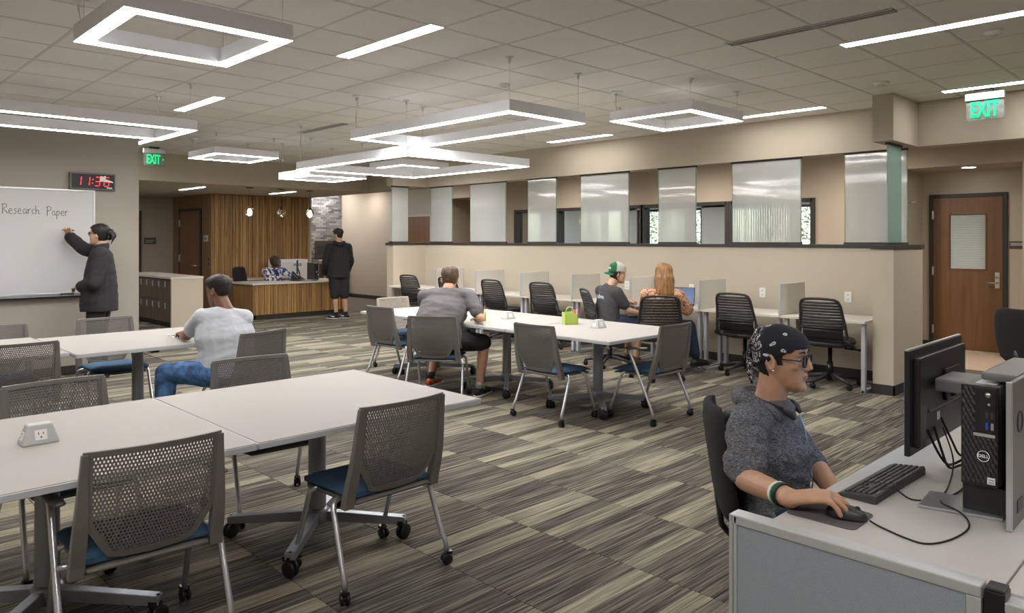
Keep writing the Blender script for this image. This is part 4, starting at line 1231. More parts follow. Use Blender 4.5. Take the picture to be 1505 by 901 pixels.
def monitor_small(label, x, y, rz):
    t = thing('monitor', label, 'monitor', (x, y, .72), rz)
    obj('panel', MB().box(-.012, .012, -.26, .26, .09, .42), 'monitor', t, bevel=.004)
    obj('screen', MB().box(.0115, .0135, -.25, .25, .10, .41), 'screen', t)
    obj('stand', MB().tube([(-.04, 0, .005), (-.05, 0, .12), (-.012, 0, .24)], [(.02, .012)] * 3, 10, side=(0, 1, 0)), 'monitor', t)
    obj('foot', MB().box(-.12, .06, -.11, .11, 0, .012), 'monitor', t, bevel=.003)
    return t
monitor_small('thin monitor edge-on at the reception desk', 7.74, 14.42, radians(150))
t = thing('computer_tower', 'small dark computer tower on the reception desk', 'computer', (8.02, 14.12, .72), 0)
obj('case', MB().box(-.055, .055, 0, .30, 0.001, .36), 'pc_shell', t, bevel=.006)
obj('front_grille', MB().box(-.05, .05, -.006, .002, .02, .34), 'pc_black', t, bevel=.003)
obj('side_stripe', MB().box(.050, .058, -.004, .01, .0, .36), 'silver', t)
obj('drive_light', MB().box(-.01, .012, -.008, -.005, .16, .18).box(.02, .04, -.008, -.005, .1, .12), 'print_white', t)
t = thing('desk_phone', 'black desk phone tilted on the reception desk', 'phone', (7.60, 14.12, .72), radians(35))
obj('body', MB().add([(-.12, -.1, 0), (.12, -.1, 0), (.12, .1, 0), (-.12, .1, 0), (-.12, -.1, .02), (.12, -.1, .02), (.12, .1, .16), (-.12, .1, .16)], [(3, 2, 1, 0), (4, 5, 6, 7), (0, 1, 5, 4), (1, 2, 6, 5), (2, 3, 7, 6), (3, 0, 4, 7)]), 'dark_plastic', t, bevel=.008)
obj('handset', MB().tube([(-.09, -.08, .055), (-.095, 0, .12), (-.09, .08, .18)], [(.024, .018), (.016, .012), (.024, .018)], 10, caps='round'), 'black_plastic', t)
obj('display', MB().add([(0, .03, .115), (.09, .03, .115), (.09, .08, .150), (0, .08, .150)], [(0, 1, 2, 3)]), 'print_grey', t)
t = thing('document_tray', 'flat dark tray lying by the phone on the reception desk', 'tray', (7.72, 13.92, .72))
obj('base', MB().box(-.14, .14, -.1, .1, 0.001, .012), 'dark_plastic', t, bevel=.003)
obj('sheet', MB().box(-.10, .10, -.08, .08, .0125, .016), 'paper', t)
rc = make_solid_chair('black office chair behind the reception desk next to the receptionist')
rc.location = (6.95, 14.92, 0); rc.rotation_euler = (0, 0, radians(-60))
# steel unit on the brick wall
t = thing('bottle_filler', 'steel wall unit with dark niche on the grey brick wall', 'fountain', (10.45, 18.095, 0))
obj('back_plate', MB().box(-.22, .30, -.06, -.0, 1.06, 1.55), 'brass_dark', t, bevel=.006)
obj('alcove', MB().box(-.18, .26, -.065, -.058, 1.16, 1.42), 'dark_plastic', t)
obj('basin', MB().box(-.35, .5, -.42, 0, .92, 1.04), 'steel', t, bevel=.03, seg=3)
obj('lower_body', MB().box(-.28, .45, -.36, 0, .45, .92), 'brass_dark', t, bevel=.01)
obj('button_bar', MB().box(-.2, .2, -.43, -.415, .96, 1.0), 'print_grey', t)
# ------------------------------------------------------------------ workstation in front
DZ2 = .74
t = thing('workstation_desk', 'pale grey workstation desktop carrying keyboard and monitor', 'desk', (1.985, .435, 0))
obj('desktop', MB().box(.002, 2.0, 0, .585, DZ2 - .03, DZ2), 'desk_top', t, bevel=.003)
obj('return_top', MB().box(.06, 2.0, -.62, -.004, DZ2 - .03, DZ2 - .001), 'desk_top', t, bevel=.003)
for x, y in ((1.9, .05), (1.9, .53), (1.0, .05), (1.0, .53)): obj('leg', MB().box(x - .03, x + .03, y - .03, y + .03, 0, DZ2 - .03), 'leg_grey', t, bevel=.004)
t = thing('desk_partition', 'low grey fabric partition with aluminium trim at the desk end', 'partition', (1.93, .45, 0))
obj('fabric_panel', MB().box(.004, .050, .03, .605, .06, .752), 'partition_fabric', t, bevel=.003)
obj('top_trim', MB().box(0, .054, .0, .625, .752, .780), 'alu_trim', t, bevel=.005, seg=3)
obj('end_post', MB().box(.0, .054, .604, .614, 0, .779), 'alu_trim', t, bevel=.002)
obj('end_post', MB().box(.0, .054, .616, .628, 0, .779), 'alu_trim', t, bevel=.002)
obj('end_post', MB().box(.0, .054, .0, .03, 0, .752), 'alu_trim', t, bevel=.002)
obj('base_rail', MB().box(.0, .054, .03, .605, 0, .06), 'alu_trim', t, bevel=.002)
t = thing('corner_post', 'rounded grey connector post beside the fabric partition', 'post', (1.957, .415, 0))
obj('post', MB().box(-.026, .026, -.012, .03, 0, .775), 'black_plastic', t, bevel=.003)
obj('cap', MB().box(-.024, .024, -.01, .028, .775, .782), 'dark_plastic', t, bevel=.003)
t = thing('curved_end_panel', 'curved grey panel end cut by the frame corner', 'partition', (1.93, .405, 0))
pr = [(0, 0), (0, -.30), (.03, -.36), (.09, -.40), (.16, -.40), (.16, -.38), (.10, -.375), (.055, -.34), (.05, -.30), (.05, 0)]
obj('panel', MB().prism(pr, .0, .735), 'stand_shell', t, bevel=.003)
obj('top_cap', MB().prism(pr, .736, .76), 'alu_trim', t, bevel=.004)
t = tag(obj('mouse_pad', MB().prism([(0, .02), (.006, .006), (.02, 0), (.155, 0), (.169, .006), (.175, .02), (.178, .185), (.172, .199), (.158, .205), (.022, .205), (.008, .199), (.002, .185)], 0, .003), 'mousepad', None, (2.155, .812, DZ2), (0, 0, radians(2)), bevel=.0008, seg=1), 'dark grey mouse pad under the hand of the man in the bandana', 'mouse pad')
t = thing('computer_mouse', 'black mouse gripped by the man in the bandana', 'mouse', (2.240, .868, DZ2 + .0035), radians(-80))
vs = []; n = 20
prof = [(1.0, .0), (1.02, .006), (.98, .014), (.86, .024), (.62, .032), (.3, .036), (.02, .0365)]
for s, z in prof:
    for j in range(n):
        q = 2 * pi * j / n; vs.append((.058 * s * cos(q) - (1 - s) * .008, .031 * s * sin(q) * (1 - .08 * cos(q)), z))
fs = [tuple(range(n - 1, -1, -1))] + [(i * n + j, i * n + (j + 1) % n, (i + 1) * n + (j + 1) % n, (i + 1) * n + j) for i in range(len(prof) - 1) for j in range(n)] + [tuple((len(prof) - 1) * n + j for j in range(n))]
obj('shell', MB().add(vs, fs, 0, True), 'dark_plastic', t)
obj('wheel', MB().cyl((.03, -.004, .030), (.03, .004, .030), .008, 12), 'black_rubber', t)
# keyboard
t = thing('keyboard', 'black full size keyboard on the pale desk', 'keyboard', (2.638, .902, DZ2), radians(-1.5))
K = .22
vs = []
for x in (-K, K):
    vs += [(x, -.062, .001), (x, .058, .001), (x, .058, .010), (x, .045, .014), (x, -.055, .026), (x, -.062, .024)]
fs = [(0, 1, 2, 3, 4, 5), (11, 10, 9, 8, 7, 6)] + [(i, 6 + i, 6 + (i + 1) % 6, (i + 1) % 6) for i in range(6)]
obj('case', MB().add(vs, fs), 'keyboard', t, bevel=.003)
kk = MB()
def key(x, y, w):   # x,y lower corner seen by the typist (typist sits at +y): place in case coordinates
    z = .0145 + (.045 - y) * .118
    x0, x1, y0, y1 = x + .001, x + w - .001, y - .0162, y - .0008
    b = [(x0, y0, z + .001), (x1, y0, z + .001), (x1, y1, z - .001), (x0, y1, z - .001)]
    c = [(x0 + .0022, y0 + .002, z + .0075), (x1 - .0022, y0 + .002, z + .0075), (x1 - .0022, y1 - .003, z + .0058), (x0 + .0022, y1 - .003, z + .0058)]
    kk.add(b + c, [(4, 5, 6, 7), (0, 1, 5, 4), (1, 2, 6, 5), (2, 3, 7, 6), (3, 0, 4, 7)])
u = .0188
rows_ = [[1.25, 1.25, 1.25, 6.25, 1.25, 1.25, 1.25, 1.25], [2.25] + [1] * 10 + [2.75], [1.75] + [1] * 11 + [2.25], [1.5] + [1] * 12 + [1.5], [1] * 13 + [2], [1, -.6, 1, 1, 1, 1, -.3, 1, 1, 1, 1, -.3, 1, 1, 1, 1]]
for r, row in enumerate(rows_):
    y = .042 - .0172 * r - (.003 if r == 5 else 0)
    x = .210
    for w_ in row:
        if w_ > 0: key(x - w_ * u, y, w_ * u)
        x -= abs(w_) * u
    if r in (0, 3, 4): nav = (0, 1, 2)
    elif r == 1: nav = (1,)
    else: nav = (0, 1, 2) if r == 5 else ()
    for c in nav: key(-.082 - .0188 * (c + 1) + .006, y, u)
    if r < 5:
        for c in range(4): key(-.140 - .0188 * (c + 1) + .006, y, u)
o = obj('keys', kk, 'key', t); o['kind'] = 'stuff'
obj('status_lights', MB().box(-.19, -.16, -.052, -.050, .0265, .0268), 'print_grey', t)
# monitor seen from behind
t = thing('desk_monitor', 'large black monitor seen from behind on the workstation', 'monitor', (2.69, .835, 0), 0)
obj('panel', MB().box(0, .615, .0, .018, .835, 1.192), 'monitor', t, bevel=.004)
obj('screen', MB().box(.008, .607, .0175, .0195, .85, 1.184), 'screen', t)
obj('bezel_strip', MB().box(.001, .614, .004, .016, 1.190, 1.195), 'aluminium', t)
bk = MB().prism([(.035, 1.165), (.58, 1.165), (.58, .99), (.545, .965), (.15, .965), (.12, .985), (.10, .86), (.035, .86)], 0, .022, 0, Matrix(((1, 0, 0, 0), (0, 0, -1, 0.001), (0, 1, 0, 0), (0, 0, 0, 1))))
obj('back_cover', bk, 'monitor', t, bevel=.006)
obj('port_recess', MB().box(.13, .54, -.006, .002, .868, .962), 'monitor_recess_lit', t, bevel=.002)
obj('port_label', MB().box(.275, .305, -.0075, -.0055, .915, .945), 'print_white', t)
obj('mount_plate', MB().prism([(.30, .985), (.44, .985), (.45, 1.10), (.29, 1.10)], .0, .012, 0, Matrix(((1, 0, 0, 0), (0, 0, -1, -.021), (0, 1, 0, 0), (0, 0, 0, 1)))), 'black_plastic', t, bevel=.004)
obj('lock_button', MB().cyl((.37, -.034, 1.005), (.37, -.044, 1.005), .012, 14), 'dark_plastic', t)
obj('mount_arm', MB().box(.16, .36, -.185, -.03, 1.04, 1.085), 'stand_shell', t, bevel=.008)
# computer and stand
t = thing('computer', 'black slim computer tower clamped upright beside the monitor', 'computer', (2.535, .548, .832), 0)
obj('case', MB().box(.012, .29, 0, .095, .0, .298), 'pc_shell', t, bevel=.003)
fr = obj('front_bezel', MB().box(.0, .012, -.001, .096, 0, .30), 'pc_black', t, bevel=.004)
gr = MB()
for r in range(22):
    for c in range(7):
        y = .094 - .0128 * (c + .5 + (.5 if r % 2 else 0)); z = .010 + .0130 * r
        if y < .004: continue
        if z > .150 and y < .062: continue
        gr.add([(-.004, y - .0058, z), (-.004, y + .002, z), (-.001, y + .0058, z + .011), (-.001, y - .002, z + .011),
                (.002, y - .0058, z), (.002, y + .002, z), (.002, y + .0058, z + .011), (.002, y - .002, z + .011)],
               [(3, 2, 1, 0), (4, 5, 6, 7), (0, 1, 5, 4), (1, 2, 6, 5), (2, 3, 7, 6), (3, 0, 4, 7)])
o = obj('grille', gr, 'pc_black', t); o['kind'] = 'stuff'
obj('plain_panel', MB().box(-.0025, .002, .004, .060, .162, .294), 'pc_black', t, bevel=.002)
obj('power_button', MB().cyl((-.004, .024, .274), (-.001, .024, .274), .008, 16), 'steel', t)
obj('audio_port', MB().cyl((-.0035, .022, .246), (-.001, .022, .246), .004, 12), 'steel', t)
for z, m_ in ((.214, 'socket_dark'), (.182, 'usb_blue')):
    obj('port', MB().box(-.0036, -.001, .024, .031, z - .010, z + .010), m_, t)
    obj('port', MB().box(-.0036, -.001, .010, .017, z - .010, z + .010), 'socket_dark' if z > .2 else 'print_grey', t)
obj('name_strip', MB().box(-.0052, -.0025, .006, .062, .150, .159), 'aluminium', t)
ring = [(-.005, .036 + .0155 * cos(radians(a)), .092 + .0155 * sin(radians(a))) for a in range(0, 360, 12)]
obj('logo_ring', MB().tube(ring, .0012, 6, closed=True), 'print_white', t)
text('logo', 'DELL', .0125, 'print_white', t, (-.0055, .036, .092), (pi / 2, 0, -pi / 2), .001, .0003)
obj('sticker_or_glint', MB().box(-.0052, -.003, .006, .026, .012, .032), 'print_white', t)
obj('sticker_print', MB().box(-.0056, -.0050, .009, .023, .023, .027).box(-.0056, -.0050, .009, .023, .015, .019), 'print_grey', t)
obj('paper_label', MB().box(.05, .15, .015, .07, .298, .2985), 'print_white', t)
t = thing('monitor_stand', 'grey upright stand holding computer and monitor on a flat base', 'stand', (2.46, .498, DZ2), 0)
obj('shell', MB().box(.010, .54, 0, .014, .002, .42), 'stand_shell', t, bevel=.003, seg=2)
obj('silver_edge', MB().box(.0, .010, -.001, .015, .002, .424), 'silver', t, bevel=.003)
obj('top_block', MB().box(.13, .54, .014, .107, .400, .424), 'stand_shell', t, bevel=.008)
obj('back_column', MB().box(.38, .54, .014, .147, .002, .398), 'stand_shell', t, bevel=.006)
obj('lower_column', MB().box(.095, .37, .030, .147, .010, .090), 'pc_black', t, bevel=.004)
obj('base_plate', MB().prism([(.03, .252), (.075, .037), (.215, .047), (.20, .267)], .001, .010), 'silver', t, bevel=.002)
obj('round_vent', MB().tube([(.09 + .030 * cos(radians(a)), -.001, .30 + .030 * sin(radians(a))) for a in range(0, 360, 20)], .003, 8, closed=True), 'dark_plastic', t)
obj('cable_slot', MB().box(.06, .13, -.002, .001, .04, .075), 'black_plastic', t, bevel=.001)
def cable(label, pts, r=.0026, m='black_rubber'):
    P_ = [Vector(p) for p in pts]; out = []
    for i in range(len(P_) - 1):
        p0, p1, p2, p3 = P_[max(0, i - 1)], P_[i], P_[i + 1], P_[min(len(P_) - 1, i + 2)]
        for k in range(6):
            s = k / 6
            out.append(.5 * ((2 * p1) + (p2 - p0) * s + (2 * p0 - 5 * p1 + 4 * p2 - p3) * s * s + (3 * p1 - p0 - 3 * p2 + p3) * s ** 3))
    out.append(P_[-1])
    return tag(obj('cable', MB().tube(out, r, 8), m), label, 'cable')
cz = DZ2 + .0032
cable('thin black mouse cable looping across the desktop', [(2.246, .805, cz + .006), (2.235, .77, cz), (2.20, .69, cz), (2.20, .64, cz), (2.27, .605, cz), (2.38, .59, cz), (2.46, .605, cz), (2.50, .64, cz + .01), (2.55, .70, cz + .008), (2.63, .715, cz), (2.72, .70, cz), (2.82, .70, cz + .01), (2.90, .72, .80)])
cable('black keyboard cable curving from the keyboard to the monitor', [(2.56, .835, cz + .016), (2.545, .79, cz), (2.56, .755, cz), (2.62, .73, cz), (2.75, .735, cz + .004), (2.90, .76, .80), (2.93, .80, .90)], .0026)
cable('thick black video cable hanging from the monitor ports', [(2.85, .826, .90), (2.85, .80, .84), (2.88, .78, .79), (2.95, .775, .77), (3.0, .74, .80), (3.03, .70, .88)], .0045)
cable('second thick cable hanging under the monitor ports', [(2.92, .826, .90), (2.915, .80, .82), (2.94, .785, .76), (3.02, .77, .752), (3.10, .72, .77), (3.13, .68, .85)], .0045)
cable('power cable drooping from the monitor, nearest the tower', [(3.0, .826, .92), (3.0, .79, .84), (3.02, .77, .79), (3.08, .74, .78), (3.12, .70, .84)], .004)
bchair = make_solid_chair('black office chair of the man in the bandana', None)
bchair.location = (2.735, 1.235, -.0); bchair.rotation_euler = (0, 0, radians(-54)); bchair.scale = (1, 1, .945)
fchair = make_solid_chair('empty black office chair in front of the wooden door, cut by the frame', None)
fchair.location = (7.47, 1.27, 0); fchair.rotation_euler = (0, 0, radians(-32))
# laptop in the carrel
t = thing('laptop', 'open dark laptop the woman in the patterned blouse types on', 'laptop', (7.93, 5.10, .7405), radians(203))
obj('base', MB().box(-.11, .12, -.16, .16, 0, .016), 'dark_plastic', t, bevel=.004)
lid = Matrix.Translation((-.11, 0, .014)) @ Matrix.Rotation(radians(-18), 4, 'Y')
obj('lid', MB().box(-.006, .0, -.16, .16, 0, .225, 0, lid), 'dark_plastic', t, bevel=.003)
obj('screen', MB().box(.0005, .0015, -.15, .15, .012, .215, 0, lid), 'laptop_screen', t)
obj('keypad', MB().box(-.07, .05, -.13, .13, .0155, .0175), 'key', t)
# ------------------------------------------------------------------ people
SK = {'fair': (.56, .33, .22), 'tan': (.50, .285, .185), 'brown': (.17, .080, .045), 'dark': (.15, .075, .045), 'light': (.60, .37, .26)}
for k_, c_ in SK.items():
    m_ = mat('skin_' + k_, c_, .5, bump=.05, bscale=220, var=.06, vscale=30)
    m_.node_tree.nodes['Principled BSDF'].inputs['Subsurface Weight'].default_value = .12
    m_.node_tree.nodes['Principled BSDF'].inputs['Subsurface Scale'].default_value = .01
    mat('lip_' + k_, tuple(a * b for a, b in zip(c_, (.78, .52, .52))), .45)
    mat('stubble_' + k_, tuple(a * .90 for a in c_), .6)
mat('eye_white', (.42, .40, .38), .25)
mat('hair_black', (.012, .010, .009), .5, bump=.5, bscale=160)
mat('hair_brown', (.085, .050, .028), .5, bump=.5, bscale=160, var=.35, vscale=60)
mat('hair_dark', (.03, .02, .014), .5, bump=.5, bscale=160, var=.3, vscale=60)
mat('hair_honey', (.25, .125, .045), .45, bump=.5, bscale=120, var=.5, vscale=45)
mat('cloth_white', (.50, .52, .57), .85, bump=.1, bscale=400)
mat('cloth_grey', (.125, .118, .122), .9, bump=.15, bscale=500)
mat('cloth_charcoal', (.055, .055, .060), .9, bump=.15, bscale=500)
mat('cloth_black', (.022, .022, .024), .9, bump=.2, bscale=500)
mat('cloth_jacket', (.022, .021, .024), .85, bump=.2, bscale=400)
mat('cloth_navy', (.022, .034, .075), .9, bump=.15, bscale=400)
mat('denim_dark', (.018, .028, .062), .85, bump=.2, bscale=500, var=.2, vscale=50)
mat('denim_blue', (.060, .135, .29), .85, bump=.2, bscale=500, var=.55, vscale=16)
mat('shoe_black', (.014, .014, .015), .6)
mat('shoe_brown', (.11, .06, .035), .6)
mat('shoe_red', (.45, .08, .03), .5, var=.5, vscale=25)
mat('shoe_green', (.12, .70, .05), .5)
mat('sole_white', (.75, .74, .72), .6)
mat('cap_green', (.015, .13, .06), .85)
mat('cap_mesh', (.50, .48, .44), .8, bump=.3, bscale=700)

def strands(name):
    nt = MATS[name].node_tree
    tc = [n for n in nt.nodes if n.type == 'TEX_COORD'][0]
    mp = nt.nodes.new('ShaderNodeMapping'); mp.inputs['Scale'].default_value = (1, 1, .10)
    for l in list(nt.links):
        if l.from_node == tc:
            t_ = l.to_socket; nt.links.remove(l); nt.links.new(mp.outputs[0], t_)
    nt.links.new(tc.outputs['Object'], mp.inputs['Vector'])
for n_ in ('hair_black', 'hair_brown', 'hair_dark', 'hair_honey'): strands(n_)
def pattern_mat(name, base, cols, scale, thr, rough=.85, stretch=(1, 1, 1)):
    """two tone print: blobs of the second colour on the first"""
    m = bpy.data.materials.new(name); m.use_nodes = True; nt = m.node_tree; b = nt.nodes['Principled BSDF']
    b.inputs['Roughness'].default_value = rough
    tc = nt.nodes.new('ShaderNodeTexCoord'); mp = nt.nodes.new('ShaderNodeMapping'); mp.inputs['Scale'].default_value = stretch
    n = nt.nodes.new('ShaderNodeTexNoise'); n.inputs['Scale'].default_value = scale; n.inputs['Detail'].default_value = 2; n.inputs['Distortion'].default_value = 1.2
    r = nt.nodes.new('ShaderNodeValToRGB'); r.color_ramp.interpolation = 'CONSTANT'
    r.color_ramp.elements[0].color = (*base, 1); r.color_ramp.elements[1].position = thr; r.color_ramp.elements[1].color = (*cols[0], 1)
    for i, c in enumerate(cols[1:]):
        e = r.color_ramp.elements.new(thr + .07 * (i + 1)); e.color = (*c, 1)
    nt.links.new(tc.outputs['Object'], mp.inputs[0]); nt.links.new(mp.outputs[0], n.inputs['Vector']); nt.links.new(n.outputs['Fac'], r.inputs[0]); nt.links.new(r.outputs[0], b.inputs['Base Color'])
    MATS[name] = m
pattern_mat('blouse_print', (.06, .025, .02), ((.42, .17, .08), (.62, .36, .22)), 55, .42)
pattern_mat('ikat_print', (.05, .05, .16), ((.70, .67, .62), (.70, .67, .62)), 14, .50, stretch=(1, 1, .6))
pattern_mat('heather', (.022, .026, .040), ((.048, .054, .074), (.085, .088, .106), (.17, .167, .18)), 120, .42, stretch=(1, 1, 2.4))
MATS['heather'].node_tree.nodes['Color Ramp'].color_ramp.interpolation = 'LINEAR'

def bandana_mat():
    m = bpy.data.materials.new('bandana'); m.use_nodes = True; nt = m.node_tree; b = nt.nodes['Principled BSDF']
    b.inputs['Roughness'].default_value = .8
    tc = nt.nodes.new('ShaderNodeTexCoord')
    v = nt.nodes.new('ShaderNodeTexVoronoi'); v.inputs['Scale'].default_value = 17; v.inputs['Randomness'].default_value = .65
    mp = nt.nodes.new('ShaderNodeMapping'); mp.inputs['Scale'].default_value = (1, 1, 1.7); mp.inputs['Rotation'].default_value = (0, radians(25), 0)
    nz = nt.nodes.new('ShaderNodeTexNoise'); nz.inputs['Scale'].default_value = 22; va = nt.nodes.new('ShaderNodeVectorMath'); va.operation = 'MULTIPLY_ADD'; va.inputs[1].default_value = (.035, .035, .035)
    nt.links.new(tc.outputs['Object'], nz.inputs['Vector']); nt.links.new(nz.outputs['Color'], va.inputs[0]); nt.links.new(tc.outputs['Object'], va.inputs[2])
    nt.links.new(va.outputs[0], mp.inputs[0]); nt.links.new(mp.outputs[0], v.inputs['Vector'])
    r = nt.nodes.new('ShaderNodeValToRGB'); r.color_ramp.interpolation = 'CONSTANT'
    e = r.color_ramp.elements; e[0].color = (.02, .02, .03, 1); e[1].position = .08; e[1].color = (.62, .62, .64, 1)
    x = e.new(.19); x.color = (.009, .010, .018, 1)
    nt.links.new(v.outputs['Distance'], r.inputs[0])
    nt.links.new(r.outputs[0], b.inputs['Base Color']); MATS['bandana'] = m
    # dense border print
    m2 = bpy.data.materials.new('bandana_border'); m2.use_nodes = True; nt = m2.node_tree; b = nt.nodes['Principled BSDF']
    b.inputs['Roughness'].default_value = .8
    tc = nt.nodes.new('ShaderNodeTexCoord'); w = nt.nodes.new('ShaderNodeTexNoise'); w.inputs['Scale'].default_value = 48; w.inputs['Distortion'].default_value = 2.5; w.inputs['Detail'].default_value = 3
    r = nt.nodes.new('ShaderNodeValToRGB'); r.color_ramp.interpolation = 'CONSTANT'
    e = r.color_ramp.elements; e[0].color = (.009, .010, .018, 1); e[1].position = .55; e[1].color = (.60, .60, .62, 1)
    nt.links.new(tc.outputs['Object'], w.inputs['Vector']); nt.links.new(w.outputs[0], r.inputs[0]); nt.links.new(r.outputs[0], b.inputs['Base Color']); MATS['bandana_border'] = m2
bandana_mat()

def remesh(mb, voxel, smooth=3, name='tmp'):
    me = mb.mesh(name)
    o = bpy.data.objects.new(name, me); COL.objects.link(o)
    r = o.modifiers.new('r', 'REMESH'); r.mode = 'VOXEL'; r.voxel_size = voxel; r.adaptivity = 0; r.use_smooth_shade = True
    if smooth:
        s = o.modifiers.new('s', 'SMOOTH'); s.factor = .5; s.iterations = smooth
    dg = bpy.context.evaluated_depsgraph_get()
    out = bpy.data.meshes.new_from_object(o.evaluated_get(dg))
    bpy.data.objects.remove(o); bpy.data.meshes.remove(me)
    out.materials.clear()
    for p in out.polygons: p.use_smooth = True
    return out
def wrinkle(me, amp, freq=(9, 9, 22), seed=0.0, fine=.35):
    ns = [v.normal.copy() for v in me.vertices]
    for v, n in zip(me.vertices, ns):
        p = v.co
        a = noise.noise(Vector((p.x * freq[0] + seed, p.y * freq[1], p.z * freq[2] + p.x * 9)))
        b = noise.noise(Vector((p.x * freq[0] * 2.3, p.y * freq[1] * 2.3 + seed, p.z * freq[2] * 2.1 - p.y * 12)))
        v.co = p + n * (amp * (a * 1.3 - abs(b) * fine * 2))
    me.update()

# head profile: height, front, back, half width (metres, face towards +x, z=0 at the chin)
HEAD = [(0.000, .074, .030, .016), (.008, .087, .012, .028), (.022, .092, -.014, .041), (.042, .088, -.046, .053), (.060, .090, -.066, .060), (.080, .091, -.079, .065),
        (.102, .088, -.088, .069), (.122, .083, -.094, .072), (.138, .088, -.097, .074), (.150, .092, -.098, .0755), (.172, .090, -.098, .077), (.195, .081, -.092, .0735), (.213, .063, -.079, .063), (.227, .035, -.055, .044), (.235, .008, -.028, .018)]
def head_row(z):
    for i in range(len(HEAD) - 1):
        a, b = HEAD[i], HEAD[i + 1]
        if a[0] <= z <= b[0]:
            t = (z - a[0]) / (b[0] - a[0]); return tuple(a[k] + (b[k] - a[k]) * t for k in range(4))
    return HEAD[-1] if z > 0 else HEAD[0]
def head_pt(z, q, infl=0.0):
    _, f, bk, w = head_row(max(0, min(.235, z)))
    c, a = (f + bk) / 2, (f - bk) / 2
    e = .86
    cx, sx = math.copysign(abs(cos(q)) ** e, cos(q)), math.copysign(abs(sin(q)) ** e, sin(q))
    return (c + (a + infl) * cx, (w + infl) * sx, z)
def head_mesh(mb, M, nose=1.0, ears=True):
    n = 32; vs = []; fs = []
    for z, *_ in HEAD:
        for j in range(n): vs.append(head_pt(z, 2 * pi * j / n))
    k = len(HEAD)
    fs.append(tuple(range(n - 1, -1, -1)))
    for i in range(k - 1):
        for j in range(n): fs.append((i * n + j, i * n + (j + 1) % n, (i + 1) * n + (j + 1) % n, (i + 1) * n + j))
    fs.append(tuple((k - 1) * n + j for j in range(n)))
    mb.add(vs, fs, 0, True, M)
    # nose, brow, cheek bones, lips, chin
    mb.tube([(.076, 0, .142), (.086, 0, .126), (.097, 0, .108), (.1055 * nose, 0, .095), (.096, 0, .087)], [(.0085, .013), (.0095, .014), (.012, .015), (.0135, .012), (.012, .007)], 12, 0, M, side=(0, 1, 0), caps='round')
    for s in (-1, 1):
        mb.ball((.0915, s * .0125, .0915), (.012, .0085, .0080), 10, 7, 0, M)
        mb.tube([(.082, s * .008, .143), (.084, s * .025, .148), (.073, s * .046, .145)], [(.009, .007), (.010, .0075), (.008, .007)], 8, 0, M, caps='round')
        mb.ball((.058, s * .042, .100), (.022, .021, .020), 12, 8, 0, M)
        if ears:
            R_ = M @ Matrix.Translation((-.010, s * .0755, .112)) @ Matrix.Rotation(s * radians(24), 4, 'Z') @ Matrix.Rotation(radians(-10), 4, 'Y')
            ring = [(.015 * cos(radians(a)) - (.003 if sin(radians(a)) > 0 else 0), s * .007, .0275 * sin(radians(a))) for a in range(0, 360, 24)]
            mb.tube(ring, .0052, 8, 0, R_, closed=True)
            mb.ball((.001, 0, 0), (.016, .006, .026), 10, 8, 0, R_); mb.ball((.004, s * .004, -.026), (.009, .006, .010), 8, 6, 0, R_)
    mb.ball((.0895, 0, .0660), (.0090, .024, .0062), 12, 7, 0, M); mb.ball((.0885, 0, .0555), (.0090, .021, .0068), 12, 7, 0, M)
    mb.ball((.084, 0, .018), (.013, .018, .013), 12, 8, 0, M)
def shell_hair(M, thick, seed=1, amp=.004, n=56, k=34, name='hair'):
    """closed skull shell: thick(z, q) > 0 where hair grows, sunk below the skin elsewhere"""
    vs = []; mb = MB()
    for i in range(k + 1):
        z = .004 + .231 * i / k
        for j in range(n):
            q = 2 * pi * j / n; qq = q if q < pi else q - 2 * pi
            t = thick(z, abs(qq), qq)
            p = Vector(head_pt(z, q, 0))
            c = Vector((-.005, 0, min(z, .14)))
            d = (p - c).normalized()
            if t > 0: t += amp * noise.noise(Vector((p.x * 60 + seed, p.y * 60, p.z * 18)))
            vs.append(p + d * t)
    fs = [tuple(range(n - 1, -1, -1))]
    for i in range(k):
        for j in range(n): fs.append((i * n + j, i * n + (j + 1) % n, (i + 1) * n + (j + 1) % n, (i + 1) * n + j))
    top = Vector((0, 0, 0))
    for j in range(n): top += Vector(vs[k * n + j])
    top /= n; top.z += max(.002, thick(.235, 0, 0)) * .25
    vs.append(tuple(top)); fs += [(k * n + j, k * n + (j + 1) % n, (k + 1) * n) for j in range(n)]
    return mb.add(vs, fs, 0, True, M)
